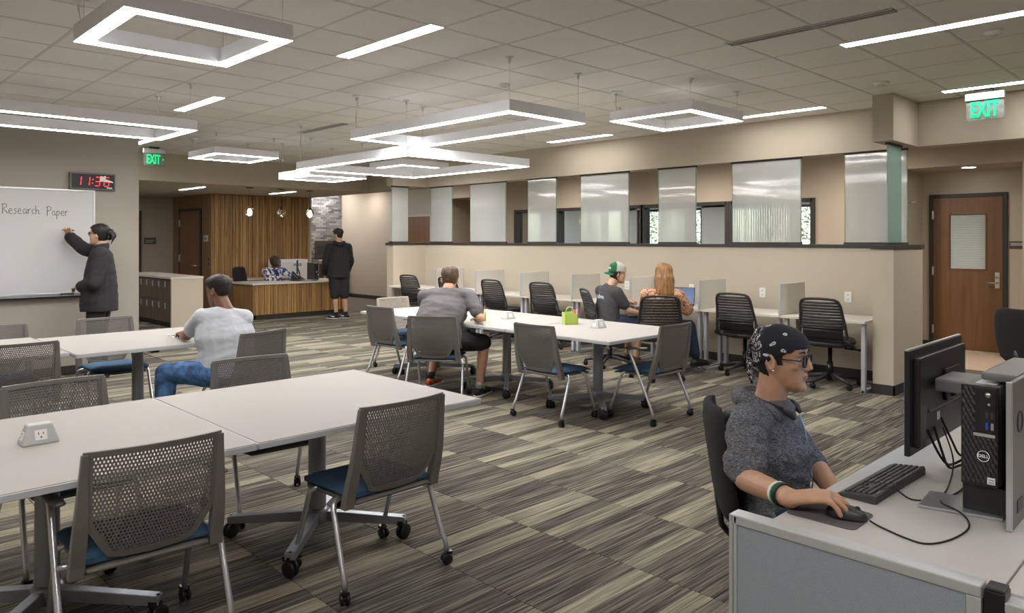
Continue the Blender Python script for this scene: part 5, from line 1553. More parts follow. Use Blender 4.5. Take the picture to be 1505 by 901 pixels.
def hand(mb, M, s, curl=(25, 30, 20), thumb=0.0, spread=5, scale=1.0):
    """hand at the wrist: +x to the finger tips, +z back of the hand, s=+1 right hand (thumb on +y)"""
    M = M @ Matrix.Scale(scale, 4)
    mb.tube([(-.012, 0, 0), (.02, 0, .001), (.055, -.001 * s, .003), (.088, -.002 * s, .0)], [(.026, .0185), (.031, .0175), (.040, .0155), (.041, .0125)], 14, 0, M, side=(0, 1, 0), caps='round')
    for k, (y, ln, r) in enumerate(((.030, .072, .0088), (.010, .080, .0090), (-.010, .074, .0086), (-.029, .058, .0076))):
        a = 0.0; p = Vector((.080 - .004 * abs(k - 1), y * s, .001)); pts = [p - Vector((.03, 0, 0)), p]; rr = [r * 1.05, r * 1.08]
        sp = radians((1.2 - k) * spread) * s
        for f, c in zip((.45, .31, .24), curl if not isinstance(curl[0], tuple) else curl[k]):
            a += radians(c)
            d = Vector((cos(a) * cos(sp), cos(a) * sin(sp), -sin(a)))
            p = p + d * ln * f; pts.append(p); rr.append(r * (.98 if f > .4 else .90 if f > .3 else .80))
        mb.tube(pts, rr, 10, 0, M, caps='round')
    p = Vector((.018, .026 * s, -.006)); pts = [Vector((.002, .012 * s, -.002)), p]; rr = [.013, .0135]
    ang = radians(38 + thumb)
    for L, dz, da in ((.042, -.28, 0), (.032, -.30, -16), (.025, -.22, -22)):
        ang += radians(da); d = Vector((cos(ang), sin(ang) * s, dz)).normalized(); p = p + d * L; pts.append(p); rr.append(.0115 if L > .04 else .010 if L > .03 else .0082)
    mb.tube(pts, rr, 10, 0, M, caps='round')
def frame(p, x, up):
    """matrix with origin p, x axis along x, z axis near up"""
    x = Vector(x).normalized(); z = Vector(up); z = (z - x * z.dot(x)).normalized(); y = z.cross(x)
    return Matrix(((x.x, y.x, z.x, p[0]), (x.y, y.y, z.y, p[1]), (x.z, y.z, z.z, p[2]), (0, 0, 0, 1)))

class Figure:
    def __init__(s, label, root, heading, skin, voxel, group=None):
        s.root = Vector((*root, 0)); s.h = radians(heading); s.skin = skin; s.voxel = voxel; s.label = label
        s.body = MB(); s.parts = []; s.group = group
    def w(s, x, y, z):     # a place in the room, in the figure's own axes
        dx, dy = x - s.root.x, y - s.root.y
        return Vector((dx * cos(s.h) + dy * sin(s.h), -dx * sin(s.h) + dy * cos(s.h), z))
    def head(s, p, yaw=0, pitch=0, roll=0, scale=1.0, **kw):
        s.HM = Matrix.Translation(p) @ Matrix.Rotation(radians(yaw), 4, 'Z') @ Matrix.Rotation(radians(pitch), 4, 'Y') @ Matrix.Rotation(radians(roll), 4, 'X') @ Matrix.Scale(scale, 4) @ Matrix.Translation((0, 0, -.12))
        head_mesh(s.body, s.HM, **kw)
    def limb(s, pts, rr, mb=None, side=None, caps='round', n=16):
        (mb or s.body).tube(pts, rr, n, 0, None, side=side, caps=caps)
    def foot(s, an, d, mb=None, g=0.0, L=.19):
        d = Vector(d).normalized(); a = Vector(an); m = mb or s.body
        z0 = a.z - .085
        heel = Vector((a.x, a.y, z0 + .035)) - d * .045; mid = Vector((a.x, a.y, z0 + .038)) + d * .07; toe = Vector((a.x, a.y, z0 + .026)) + d * (L - .02)
        sd = Vector((-d.y, d.x, 0))
        m.tube([heel, (heel + mid) / 2 + Vector((0, 0, .012)), mid, toe], [(.030 + g, .033 + g), (.034 + g, .042 + g), (.040 + g, .034 + g), (.034 + g, .022 + g)], 14, 0, None, side=sd, caps='round')
        m.tube([a + Vector((0, 0, .03)), a, Vector((a.x, a.y, z0 + .045)) + d * .02], [(.034 + g, .036 + g)] * 3, 12, 0, None, side=sd, caps='round')
    def finish(s, zone=None):
        me = remesh(s.body, s.voxel, 2)
        for nm in ('skin_', 'lip_', 'stubble_'): me.materials.append(MATS[nm + s.skin])
        if zone:
            inv = s.HM.inverted()
            for p in me.polygons:
                p.material_index = zone(inv @ p.center)
        s.o = link('person', me, None, s.root, (0, 0, s.h)); tag(s.o, s.label, 'person', s.group)
        return s.o
    def cloth(s, name, mb, m, voxel=None, smooth=3, amp=.004, freq=(9, 9, 22), seed=0.0, label=None, parent=None):
        me = remesh(mb, voxel or s.voxel * 1.15, smooth)
        if amp: wrinkle(me, amp, freq, seed)
        me.materials.append(MATS[m])
        o = link(name, me, parent or s.o)
        if label: o['label'] = label
        return o
    def piece(s, name, mb, m, label=None, parent=None, bevel=0):
        o = obj(name, mb, m, parent or s.o, bevel=bevel)
        if label: o['label'] = label
        return o
    def eyes(s):
        for sg in (-1, 1):
            e = obj('eye', MB().ball((.0680, sg * .0315, .1240), .0122, 14, 10, 0, s.HM), 'eye_white', s.o)
            obj('iris', MB().ball((.0765, sg * .0320, .1238), (.0045, .0058, .0058), 10, 7, 0, s.HM), 'hair_dark', e)
    def brows(s, m):
        for sg in (-1, 1):
            obj('eyebrow', MB().tube([(.0895, sg * .012, .1485), (.0905, sg * .028, .1545), (.0770, sg * .048, .1515)], [(.0035, .003), (.004, .003), (.002, .002)], 8, 0, s.HM, caps='round'), m, s.o)
    def glasses(s, m='black_plastic', r=(.024, .019), rim=.0026):
        g = link('glasses', None, s.o)
        fr = MB()
        for sg in (-1, 1):
            ring = [(.0950 - .006 * abs(cos(radians(a))) * (1 if cos(radians(a)) * sg > 0 else 0) * 0, sg * .033 + r[0] * math.copysign(abs(cos(radians(a))) ** .75, cos(radians(a))), .1225 + r[1] * math.copysign(abs(sin(radians(a))) ** .75, sin(radians(a)))) for a in range(0, 360, 15)]
            fr.tube(ring, rim, 7, 0, s.HM, closed=True)
        fr.tube([(.0950, -.011, .127), (.0965, 0, .129), (.0950, .011, .127)], rim, 7, 0, s.HM)
        obj('rims', fr, m, g)
        for sg in (-1, 1):
            obj('lens', MB().add([(.0950, sg * .033 + (r[0] - .001) * cos(radians(a)), .1225 + (r[1] - .001) * sin(radians(a))) for a in range(0, 360, 20)], [tuple(range(18))], 0, True, s.HM), 'window_glass', g)
            obj('temple', MB().tube([(.0940, sg * .058, .128), (.085, sg * .073, .128), (.02, sg * .0795, .128), (-.012, sg * .080, .126), (-.024, sg * .078, .112)], [(.0022, .004)] * 5, 7, 0, s.HM), m, g)
        return g
def short_hair(top=.016, side=.008, hairline=.178, nape=.062):
    def f(z, aq, q):
        # aq: angle from the face direction
        line = hairline if aq < .9 else (hairline - (hairline - .125) * (aq - .9) / .55 if aq < 1.45 else (.125 - .02 * min(1, (aq - 1.45) / .3) if aq < 1.75 else nape + .03 * max(0, (2.2 - aq) / .45)))
        if z < line: return -.006
        t = min(1, (z - line) / .02)
        base = side + (top - side) * min(1, max(0, (z - .15) / .06))
        return -.002 + (base + .002) * t
    return f
# helper that lays the usual seated or standing limbs
def arm(F, sh, el, wr, mb=None, r=(.052, .044, .040, .030)):
    sh, el, wr = Vector(sh), Vector(el), Vector(wr)
    F.limb([sh, sh.lerp(el, .5), el.lerp(sh, .1)], [r[0], r[1] * 1.02, r[2]], mb)
    F.limb([el, el.lerp(wr, .3), wr], [r[2], r[2] * 1.0, r[3]], mb)
def leg(F, hp, kn, an, mb=None, r=(.088, .072, .056, .055, .036), g=0.0):
    hp, kn, an = Vector(hp), Vector(kn), Vector(an)
    F.limb([hp, hp.lerp(kn, .5), kn], [r[0] + g, r[1] + g, r[2] + g], mb)
    F.limb([kn, kn.lerp(an, .32), an], [r[2] + g, r[3] + g, r[4] + g], mb)
def torso(F, pts, rr, mb=None):
    F.limb(pts, rr, mb, side=(0, 1, 0))

# ============ 1. man in the bandana at the workstation
F = Figure('person in a patterned navy bandana and heather hoodie using a mouse', (2.66, 1.29), -75, 'tan', .0042)
w = F.w
neck = w(2.622, 1.312, .945); shR = w(2.438, 1.29, .895); shL = w(2.79, 1.40, .89)
elR = w(2.325, 1.235, .752); wrR = w(2.182, 1.012, .778); elL = w(2.83, 1.22, .70); wrL = w(2.70, 1.075, .64)
F.head(w(2.640, 1.262, 1.127), yaw=-5, pitch=2, roll=0)
F.limb([neck + Vector((-.01, 0, -.05)), neck + Vector((.02, 0, .04)), w(2.632, 1.275, 1.085)], [(.070, .066), (.054, .057), (.053, .058)], side=(0, 1, 0))
P0, P1, P2, P3 = Vector((-.01, 0, .51)), Vector((-.02, 0, .64)), Vector((-.015, 0, .78)), Vector((-.02, 0, .885))
torso(F, [P0, P1, P2, P3], [(.165, .120), (.150, .108), (.165, .115), (.125, .085)])
F.limb([shR, (shR + shL) / 2 + Vector((0, 0, .02)), shL], [.055, .06, .055])
arm(F, shR, elR, wrR); arm(F, shL, elL, wrL)
hM = frame(wrR, w(2.225, .905, .80) - wrR, (0, 0, 1))
hand(F.body, hM, 1, curl=((22, 30, 14), (20, 34, 16), (16, 38, 20), (16, 40, 22)), thumb=6, spread=7, scale=1.22)
hand(F.body, frame(wrL, Vector((.10, -.02, -.05)), (0, 0, 1)), -1, curl=(25, 35, 20))
kR, kL = Vector((.40, -.14, .52)), Vector((.42, .14, .52))
leg(F, (.0, -.09, .52), kR, (.40, -.15, .09)); leg(F, (.0, .09, .52), kL, (.44, .15, .09))
F.foot((.40, -.15, .09), (1, -.1, 0)); F.foot((.44, .15, .09), (1, .1, 0))
def zone(p):
    if p.z < .006 or p.length > .30: return 0
    if (p.y / .0235) ** 2 + ((p.z - .0605) / .0098) ** 2 < 1 and p.x > .080: return 1
    if p.z < .044 - .9 * max(0, .06 - p.x) and p.x > .02: return 2
    if .071 < p.z < .083 and p.x > .080 and abs(p.y) < .028: return 2
    return 0
man = F.finish(zone)
F.eyes(); F.brows('hair_black')
F.glasses('black_plastic', (.0245, .0195), .0034)
F.piece('hair', shell_hair(F.HM, short_hair(.006, .006, .30, .055) if False else (lambda z, aq, q: (.005 if ((aq > 1.95 and .05 < z < .15) or (1.34 < aq < 1.50 and .100 < z < .16)) else -.006)), 4, .002), 'hair_black')
# bandana: tight cap over the brow, knot and tail at the nape
def bd(z, aq, q):
    line = .166 if aq < .8 else (.166 - .048 * (aq - .8) / .8 if aq < 1.6 else .118 - .040 * min(1, (aq - 1.6) / 1.3))
    return .0085 if z > line else -.008
bo = F.piece('bandana', shell_hair(F.HM, bd, 2, .0015), ('bandana', 'bandana_border'))
for p in bo.data.polygons:
    q_ = F.HM.inverted() @ p.center
    if q_.x < -.058 and q_.z > .10: p.material_index = 1
kn = MB()
kn.tube([(-.075, 0, .215), (-.098, 0, .17), (-.112, .0, .125), (-.112, 0, .095)], [(.05, .016), (.055, .014), (.035, .013), (.016, .013)], 14, 0, F.HM, side=(0, 1, 0), caps='round')
kn.ball((-.112, 0, .088), (.016, .020, .016), 12, 8, 0, F.HM)
kn.tube([(-.114, .006, .082), (-.124, .014, .055), (-.112, .018, .024), (-.108, .016, .008)], [(.012, .006), (.018, .006), (.020, .006), (.012, .004)], 10, 0, F.HM, side=(0, 1, 0), caps='round')
kn.tube([(-.112, -.006, .082), (-.106, -.016, .052), (-.094, -.020, .026)], [(.012, .006), (.017, .006), (.010, .004)], 10, 0, F.HM, side=(0, 1, 0), caps='round')
F.piece('bandana_tail', kn, 'bandana_border', parent=bo)
for sg in (-1, 1):
    F.piece('ear_stud', MB().ball((-.002, sg * .087, .083), .005, 12, 8, 0, F.HM), 'chrome')
# hoodie
ho = MB()
torso(F, [P0 + Vector((0, 0, -.03)), P0 + Vector((.0, 0, .07)), P1, P2 + Vector((.005, 0, 0)), P3], [(.188, .142), (.184, .145), (.175, .138), (.188, .140), (.140, .100)], ho)
F.limb([shR + Vector((0, .02, .005)), (shR + shL) / 2 + Vector((0, 0, .025)), shL + Vector((0, -.02, .005))], [.072, .078, .072], ho)
cuffR = shR.lerp(elR, .86); cuffL = shL.lerp(elL, .95)
F.limb([shR, shR.lerp(elR, .5), cuffR], [.073, .068, .060], ho, caps='round'); F.limb([shL, shL.lerp(elL, .5), cuffL], [.073, .066, .060], ho)
for k in range(5):   # pushed up sleeve folds
    d = (elR - shR).normalized(); c = shR.lerp(elR, .44 + .105 * k); tl = Vector((.012 * (-1) ** k, .006, .016 * (-1) ** k))
    F.limb([c - d * .006 + tl, c + d * .006 + tl * .2], [.068 - .0015 * k, .066 - .0015 * k], ho)
hoodie = F.cloth('hoodie', ho, 'heather', .0055, 2, .0085, (11, 11, 26), 3.0, )
hood = MB()
hood.tube([neck + Vector((.072, -.060, -.045)), neck + Vector((.040, -.086, .0)), neck + Vector((-.015, -.098, .022)), neck + Vector((-.075, -.062, .028)), neck + Vector((-.098, 0, .026)), neck + Vector((-.075, .062, .028)), neck + Vector((-.015, .098, .022)), neck + Vector((.040, .086, .0)), neck + Vector((.072, .060, -.045))],
          [(.016, .012), (.022, .018), (.028, .022), (.034, .028), (.036, .032), (.034, .028), (.028, .022), (.022, .018), (.016, .012)], 12, caps='round')
hood.tube([neck + Vector((-.06, -.075, -.01)), neck + Vector((-.118, -.04, -.045)), neck + Vector((-.128, 0, -.065)), neck + Vector((-.118, .04, -.045)), neck + Vector((-.06, .075, -.01))], [(.022, .03), (.026, .045), (.028, .06), (.026, .045), (.022, .03)], 12, caps='round')
F.cloth('hood', hood, 'heather', .006, 3, .003, (14, 14, 14), 1.0, parent=None)
F.cloth('inner_shirt', (lambda m: (F.limb([neck + Vector((.02, 0, -.06)), neck + Vector((.025, 0, -.002))], [(.075, .062), (.066, .062)], m, side=(0, 1, 0)), m)[1])(MB()), 'cloth_grey', .006, 2, .002)
tr = MB()
leg(F, (.0, -.09, .52), kR, (.40, -.15, .12), tr, g=.016); leg(F, (.0, .09, .52), kL, (.44, .15, .12), tr, g=.016)
torso(F, [Vector((0, 0, .50)), Vector((0, 0, .60))], [(.172, .130), (.168, .125)], tr)
F.cloth('trousers', tr, 'denim_dark', .009, 2, .003)
for a, d in (((.40, -.15, .09), (1, -.1, 0)), ((.44, .15, .09), (1, .1, 0))):
    m = MB(); F.foot(a, d, m, .008, .21); F.cloth('shoe', m, 'shoe_black', .008, 2, 0)
# headphones round the neck and their cord
hp = link('headphones', None, man)
fn = Vector((.085, 0, .0))
obj('band', MB().tube([neck + Vector((.075, -.075, .012)), neck + Vector((.0, -.092, .035)), neck + Vector((-.075, -.06, .05)), neck + Vector((-.095, 0, .052)), neck + Vector((-.075, .06, .05)), neck + Vector((.0, .092, .035)), neck + Vector((.075, .075, .012))], .006, 8), 'dark_plastic', hp)
for sg in (-1, 1):
    obj('ear_cup', MB().tube([neck + Vector((.078, sg * .072, .008)), neck + Vector((.098, sg * .068, -.008)), neck + Vector((.110, sg * .062, -.022))], [(.012, .010), (.015, .012), (.009, .008)], 12, caps='round'), 'dark_plastic', hp)
mat('cord_blue', (.35, .60, .78), .5)
obj('cord', MB().tube([neck + Vector((.112, .05, -.03)), neck + Vector((.128, .055, -.08)), neck + Vector((.138, .065, -.15)), neck + Vector((.142, .085, -.22)), neck + Vector((.150, .105, -.29)), neck + Vector((.142, .115, -.345))], .0028, 8), 'cord_blue', hp)
for k, (m_, t_) in enumerate((('black_rubber', .05), ('cap_green', .066), ('sole_white', .08))):
    d = (wrR - elR).normalized(); c = wrR - d * (t_ - .015)
    ax = frame(c, d, (0, 0, 1))
    F.piece('wristband', MB().tube([ax @ Vector((0, .0355 * cos(radians(a)), .0345 * sin(radians(a)))) for a in range(0, 360, 20)], [(.006, .003)] * 18, 8, closed=True, side=tuple(d)), m_)

# ============ 2. man in the white T-shirt at the middle left table
def seated(label, root, heading, skin, voxel, head, hyaw, neck, shL, shR, elL, elR, wrL, wrR, kL, kR, aL, aR, pel=.54, hpitch=0, wide=1.0, fdir=None, curl=(28, 35, 20)):
    F = Figure(label, root, heading, skin, voxel); w = F.w
    J = dict(neck=w(*neck), shL=w(*shL), shR=w(*shR), elL=w(*elL), elR=w(*elR), wrL=w(*wrL), wrR=w(*wrR), kL=w(*kL), kR=w(*kR), aL=w(*aL), aR=w(*aR))
    F.J = J; hd = w(*head)
    F.head(hd, yaw=hyaw, pitch=hpitch)
    F.limb([J['neck'] + Vector((0, 0, -.05)), J['neck'], hd + Vector((-.02, 0, -.05))], [(.07, .066), (.056, .058), (.055, .058)], side=(0, 1, 0))
    mid = (J['shL'] + J['shR']) / 2
    J['P'] = [Vector((0, 0, pel - .02)), Vector((0, 0, pel + .13)).lerp(mid, .12), Vector((0, 0, pel)).lerp(mid, .66), mid + Vector((0, 0, .0))]
    ax = (J['shL'] - J['shR']).normalized(); J['ax'] = ax
    F.limb(J['P'], [(.165 * wide, .120 * wide), (.150 * wide, .110 * wide), (.165 * wide, .115 * wide), (.13 * wide, .088)], side=tuple(ax))
    F.limb([J['shR'], mid + Vector((0, 0, .02)), J['shL']], [.055, .06, .055])
    arm(F, J['shL'], J['elL'], J['wrL']); arm(F, J['shR'], J['elR'], J['wrR'])
    for s, a, b in ((-1, 'elL', 'wrL'), (1, 'elR', 'wrR')):
        d = (J[b] - J[a]).normalized(); d.z *= .4
        hand(F.body, frame(J[b], d, (0, 0, 1)), s, curl=curl)
    hL, hR = Vector((.02, .09 * wide, pel - .02)), Vector((.02, -.09 * wide, pel - .02)); J['hL'], J['hR'] = hL, hR
    leg(F, hL, J['kL'], J['aL']); leg(F, hR, J['kR'], J['aR'])
    for a, k in (('aL', 'kL'), ('aR', 'kR')):
        h = J['hL'] if a == 'aL' else J['hR']
        d = J[k] - h; d.z = 0; J['d' + a] = Vector(fdir[a]).normalized() if fdir else d.normalized(); F.foot(J[a], J['d' + a])
    return F
def tee(F, m, sleeve=.62, g=.020, hem=-.06, name='t_shirt', amp=.006, wide=1.0, seed=1.0, tail=None, belly=0.0):
    J = F.J; P = J['P']; mb = MB(); ax = tuple(J['ax'])
    F.limb([P[0] + Vector((0, 0, hem)), P[0] + Vector((0, 0, .05)), P[1], P[2], P[3], P[3] + Vector((0, 0, .030)), P[3].lerp(J['neck'], .75) + Vector((0, 0, .02))],
           [((.168 + g) * wide + belly, (.124 + g) * wide + belly), ((.166 + g) * wide + belly, (.124 + g) * wide + belly), ((.152 + g) * wide + belly, (.112 + g) * wide + belly), ((.167 + g) * wide, (.117 + g) * wide), ((.132 + g) * wide, .088 + g), ((.115 + g) * wide, .078 + g), (.070, .066)], mb, side=ax, caps='flat')
    F.limb([J['shR'], (J['shL'] + J['shR']) / 2 + Vector((0, 0, .022)), J['shL']], [.055 + g * .8, .062 + g * .6, .055 + g * .8], mb)
    for s_, e_, w_ in (('shL', 'elL', 'wrL'), ('shR', 'elR', 'wrR')):
        s, e, w = J[s_], J[e_], J[w_]
        if sleeve <= 1: F.limb([s, s.lerp(e, sleeve * .6), s.lerp(e, sleeve)], [.054 + g, .052 + g, .050 + g], mb)
        else:
            F.limb([s, s.lerp(e, .5), e], [.054 + g, .048 + g, .046 + g], mb); F.limb([e, e.lerp(w, .5), e.lerp(w, sleeve - 1)], [.046 + g, .042 + g, .036 + g], mb)
    return F.cloth(name, mb, m, None, 6, amp, (8, 8, 22), seed)
def pants(F, m, to=.93, g=.018, name='trousers', amp=.004, wide=1.0):
    J = F.J; mb = MB()
    for h, k, a in (('hL', 'kL', 'aL'), ('hR', 'kR', 'aR')):
        h, k, a = J[h], J[k], J[a]
        if to <= 1:
            F.limb([h, h.lerp(k, to * .6), h.lerp(k, to)], [.090 + g, .076 + g, .064 + g], mb)
        else:
            F.limb([h, h.lerp(k, .5), k], [.090 + g, .074 + g, .058 + g], mb); t = to - 1
            F.limb([k, k.lerp(a, t * .4), k.lerp(a, t)], [.058 + g, .056 + g, .046 + g], mb)
    F.limb([J['P'][0] + Vector((0, 0, -.02)), J['P'][0] + Vector((0, 0, .10))], [(.172 * wide + g * .3, .128 * wide + g * .3), (.165 * wide, .122 * wide)], mb, side=(0, 1, 0), caps='flat')
    return F.cloth(name, mb, m, None, 3, amp, (14, 14, 14), 2.0)
def shoes(F, m, L=.21, sole='sole_white', dirs=None):
    out = []
    for a in ('aL', 'aR'):
        d = F.J['d' + a] if dirs is None else Vector(dirs[a]).normalized(); mb = MB(); F.foot(F.J[a], d, mb, .008, L)
        sh = F.cloth('shoe', mb, m, min(F.voxel, .009), 2, 0)
        an = F.J[a]; z = an.z - .085; sd = Vector((-d.y, d.x, 0))
        c0 = Vector((an.x, an.y, z + .004)) - d * .06; c1 = Vector((an.x, an.y, z + .004)) + d * .02; c2 = Vector((an.x, an.y, z + .004)) + d * (L + .002)
        F.piece('sole', MB().tube([c0, c1, c2], [(.040, .014), (.046, .014), (.044, .014)], 12, 0, None, side=tuple(sd), caps='round'), sole, parent=sh)
        out.append(sh)
    return out

F = seated('person in a white T-shirt and blue jeans leaning on the table, seen from behind', (2.50, 5.80), 104, 'brown', .008,
    (2.475, 5.905, 1.155), 12, (2.50, 5.83, 1.02), (2.345, 5.90, .950), (2.625, 5.765, .935), (2.325, 6.16, .785), (2.63, 6.03, .76), (2.365, 6.37, .775), (2.54, 6.23, .778),
    (2.10, 5.99, .53), (2.66, 6.22, .53), (2.09, 6.02, .09), (2.64, 6.26, .09), pel=.54, hpitch=8, wide=1.24)
F.finish()
F.piece('hair', shell_hair(F.HM, short_hair(.019, .005, .175, .070), 3, .004), 'hair_black')
tee(F, 'cloth_white', .62, .022, -.03, amp=.0045, wide=1.24, seed=4)
pants(F, 'denim_blue', 1.92, .022, amp=.007)
shoes(F, 'shoe_black')
t = thing('plastic_cup', 'clear plastic lid held by the man in the white T-shirt', 'cup', (2.36, 6.55, TZ))
obj('rim', MB().tube([(.045 * cos(radians(a)), .045 * sin(radians(a)), .012) for a in range(0, 360, 20)], .003, 6, closed=True), 'clear', t)
obj('bowl', MB().lathe([(.030, .001), (.044, .012)], 18, caps=False), 'clear', t)

# ============ 3. receptionist
F = seated('person with a dark bob and blue and white patterned jacket sitting behind the reception desk', (7.36, 14.80), -80, 'dark', .010,
    (7.37, 14.66, 1.105), 33, (7.36, 14.74, .97), (7.56, 14.72, .91), (7.18, 14.76, .91), (7.66, 14.50, .76), (7.14, 14.52, .76), (7.66, 14.25, .755), (7.40, 14.30, .755),
    (7.52, 14.35, .52), (7.26, 14.33, .52), (7.52, 14.35, .09), (7.26, 14.33, .09), hpitch=-10, wide=1.0)
F.finish()
tee(F, 'ikat_print', 1.75, .024, -.03, 'jacket', .004, seed=8)
F.piece('blouse_front', MB().tube([F.J['neck'] + Vector((.045, 0, .0)), F.J['neck'] + Vector((.125, 0, -.10)), F.J['neck'] + Vector((.150, 0, -.26))], [(.035, .02), (.045, .02), (.05, .02)], 12, 0, None, side=(0, 1, 0), caps='round'), 'cloth_navy')
pants(F, 'cloth_black', 1.9, .012); shoes(F, 'shoe_black', sole='black_rubber')
bob = shell_hair(F.HM, lambda z, aq, q: (.020 + .012 * max(0, min(1, (.14 - z) / .1)) if (z > (.168 if aq < .75 else .168 - .15 * min(1, (aq - .75) / .45))) else -.006), 6, .003)
F.piece('hair', bob, 'hair_dark')
F.glasses('brass_dark', (.024, .020), .0022)
F.piece('earring', MB().ball((.0, -.082, .075), .008, 10, 8, 0, F.HM), 'chrome')

# ============ 5. man in the grey T-shirt
F = seated('person in a grey T-shirt and black shorts writing at the middle row, seen from behind', (4.56, 5.70), 42, 'fair', .008,
    (4.80, 5.795, 1.170), 2, (4.74, 5.75, 1.08), (4.565, 5.91, 1.0), (4.875, 5.585, 1.0), (4.80, 6.16, .80), (4.85, 5.385, .80), (5.05, 6.02, .775), (5.02, 5.62, .775),
    (4.86, 6.05, .53), (4.965, 5.46, .54), (4.74, 6.03, .15), (4.955, 5.52, .09), pel=.60, hpitch=14, wide=1.28, curl=(35, 45, 25), fdir={'aL': (1, -.3, 0), 'aR': (.9, -.35, 0)})
F.finish()
F.piece('hair', shell_hair(F.HM, short_hair(.018, .012, .172, .052), 9, .009), 'hair_brown')
tee(F, 'cloth_grey', .68, .024, -.08, amp=.005, wide=1.30, seed=6, belly=.008)
pants(F, 'cloth_black', .95, .024, 'shorts', wide=1.2)
sh = shoes(F, 'shoe_black', .21, 'sole_white')
sh[0].data.materials[0] = MATS['shoe_red']
F.piece('shoe_flash', MB().tube([F.J['aL'] + Vector((-.03, -.045, .01)), F.J['aL'] + Vector((.04, -.055, -.03)), F.J['aL'] + Vector((.13, -.06, -.06))], [(.014, .006), (.018, .006), (.012, .006)], 8, caps='round'), 'shoe_green', parent=sh[0])
F.piece('shoe_flash', MB().tube([F.J['aR'] + Vector((-.02, -.047, .02)), F.J['aR'] + Vector((.02, -.05, -.02)), F.J['aR'] + Vector((.05, -.05, -.045))], [(.009, .005)] * 3, 8, caps='round'), 'shoe_green', parent=sh[1])
for a in ('aL', 'aR'):
    F.piece('sock', MB().tube([F.J[a] + Vector((0, 0, -.01)), F.J[a] + Vector((0, 0, .06))], [.046, .044], 14), 'print_grey' if a == 'aR' else 'shoe_black')
d_ = tag(obj('pencil', MB().cyl((0, 0, 0), (.03, -.02, .14), .004, 8), 'shoe_red', None, (5.11, 5.66, TZ + .012)), 'pencil in the fingers of the man in the grey T-shirt', 'pencil')

# ============ 6. man with the backwards cap
F = seated('person in a backwards green and white cap and charcoal T-shirt, turned sideways at the carrel', (7.17, 5.64), -24, 'fair', .009,
    (7.30, 5.585, 1.155), -16, (7.235, 5.63, 1.01), (7.27, 5.83, .93), (7.155, 5.48, .93), (7.48, 5.86, .79), (7.27, 5.405, .71), (7.74, 5.74, .775), (7.45, 5.335, .665),
    (7.60, 5.62, .55), (7.53, 5.38, .56), (7.66, 5.70, .09), (7.47, 5.46, .09), pel=.55, hpitch=5, wide=1.0)
F.finish()
F.piece('hair', shell_hair(F.HM, lambda z, aq, q: (.012 if ((aq > 1.85 or (aq > 1.4 and z > .095)) and z > .035 and z < .15) else -.006), 3, .006), 'hair_dark')
cap = F.piece('cap', shell_hair(F.HM, lambda z, aq, q: (.016 + .012 * max(0, (z - .17) / .06) if z > .150 - .012 * min(1, aq / 2) else -.008), 2, .001), ('cap_mesh', 'cap_green'))
inv = F.HM.inverted()
for p in cap.data.polygons:
    if (inv @ p.center).x < -.035: p.material_index = 1
br = MB(); vs = []; 
for i in range(9):
    a = radians(180 - 62 + 124 * i / 8)
    for r_, dz in ((.082, .142), (.150, .118)):
        vs.append((-.012 + r_ * cos(a) * 1.05, r_ * .85 * sin(a), dz - .006 * abs(i - 4)))
for i in range(9):
    vs += [(vs[i * 2][0], vs[i * 2][1], vs[i * 2][2] - .004), (vs[i * 2 + 1][0], vs[i * 2 + 1][1], vs[i * 2 + 1][2] - .004)]
fs = []
for i in range(8):
    a = i * 2; b = 18 + i * 2
    fs += [(a, a + 1, a + 3, a + 2), (b, b + 2, b + 3, b + 1), (a + 1, b + 1, b + 3, a + 3), (a, a + 2, b + 2, b)]
fs += [(0, 18, 19, 1), (16, 17, 35, 34)]
F.piece('cap_brim', br.add(vs, fs, 0, True, F.HM), 'cap_green', parent=cap)
F.piece('cap_logo', MB().box(-.118, -.112, -.030, -.012, .172, .196, 0, F.HM).box(-.112, -.100, -.052, -.036, .168, .190, 0, F.HM), 'print_white', parent=cap)
F.piece('cap_strap', MB().tube([(.098, -.03, .165), (.106, 0, .168), (.098, .03, .165)], [(.010, .004)] * 3, 8, 0, F.HM), 'black_rubber', parent=cap)
ts = tee(F, 'cloth_charcoal', .66, .020, -.04, amp=.0045, seed=2)
mid = (F.J['shL'] + F.J['shR']) / 2; ax = -F.J['ax']
# shirt print on the back: white letters over a blue bar
bx_ = Vector((0, 0, 1)).cross(ax).normalized()
up_ = Vector((0, 0, 1)) - ax * ax.z; up_.normalize(); nb = ax.cross(up_)
Mp = Matrix(((ax.x, up_.x, nb.x, 0), (ax.y, up_.y, nb.y, 0), (ax.z, up_.z, nb.z, 0), (0, 0, 0, 1)))
Mp.translation = mid + nb * .136 + Vector((0, 0, -.055)) + ax * .028
me_ = text_mesh('obm', .072, .004, bold=.003); me_.transform(Mp @ Matrix.Rotation(radians(14), 4, 'X')); me_.materials.clear(); me_.materials.append(MATS['print_white'])
link('shirt_print', me_, ts)
F.piece('shirt_stripe', MB().box(-.085, .070, -.052, -.042, -.004, .004, 0, Mp @ Matrix.Rotation(radians(14), 4, 'X')), 'print_blue', parent=ts)
F.piece('shirt_mark', MB().prism([(-.085, -.02), (-.066, -.02), (-.060, .02), (-.072, .032), (-.087, .015)], -.004, .004, 0, Mp @ Matrix.Rotation(radians(14), 4, 'X')), 'print_blue', parent=ts)
pants(F, 'cloth_navy', .82, .022, 'shorts'); shoes(F, 'shoe_brown', .20, 'sole_white')

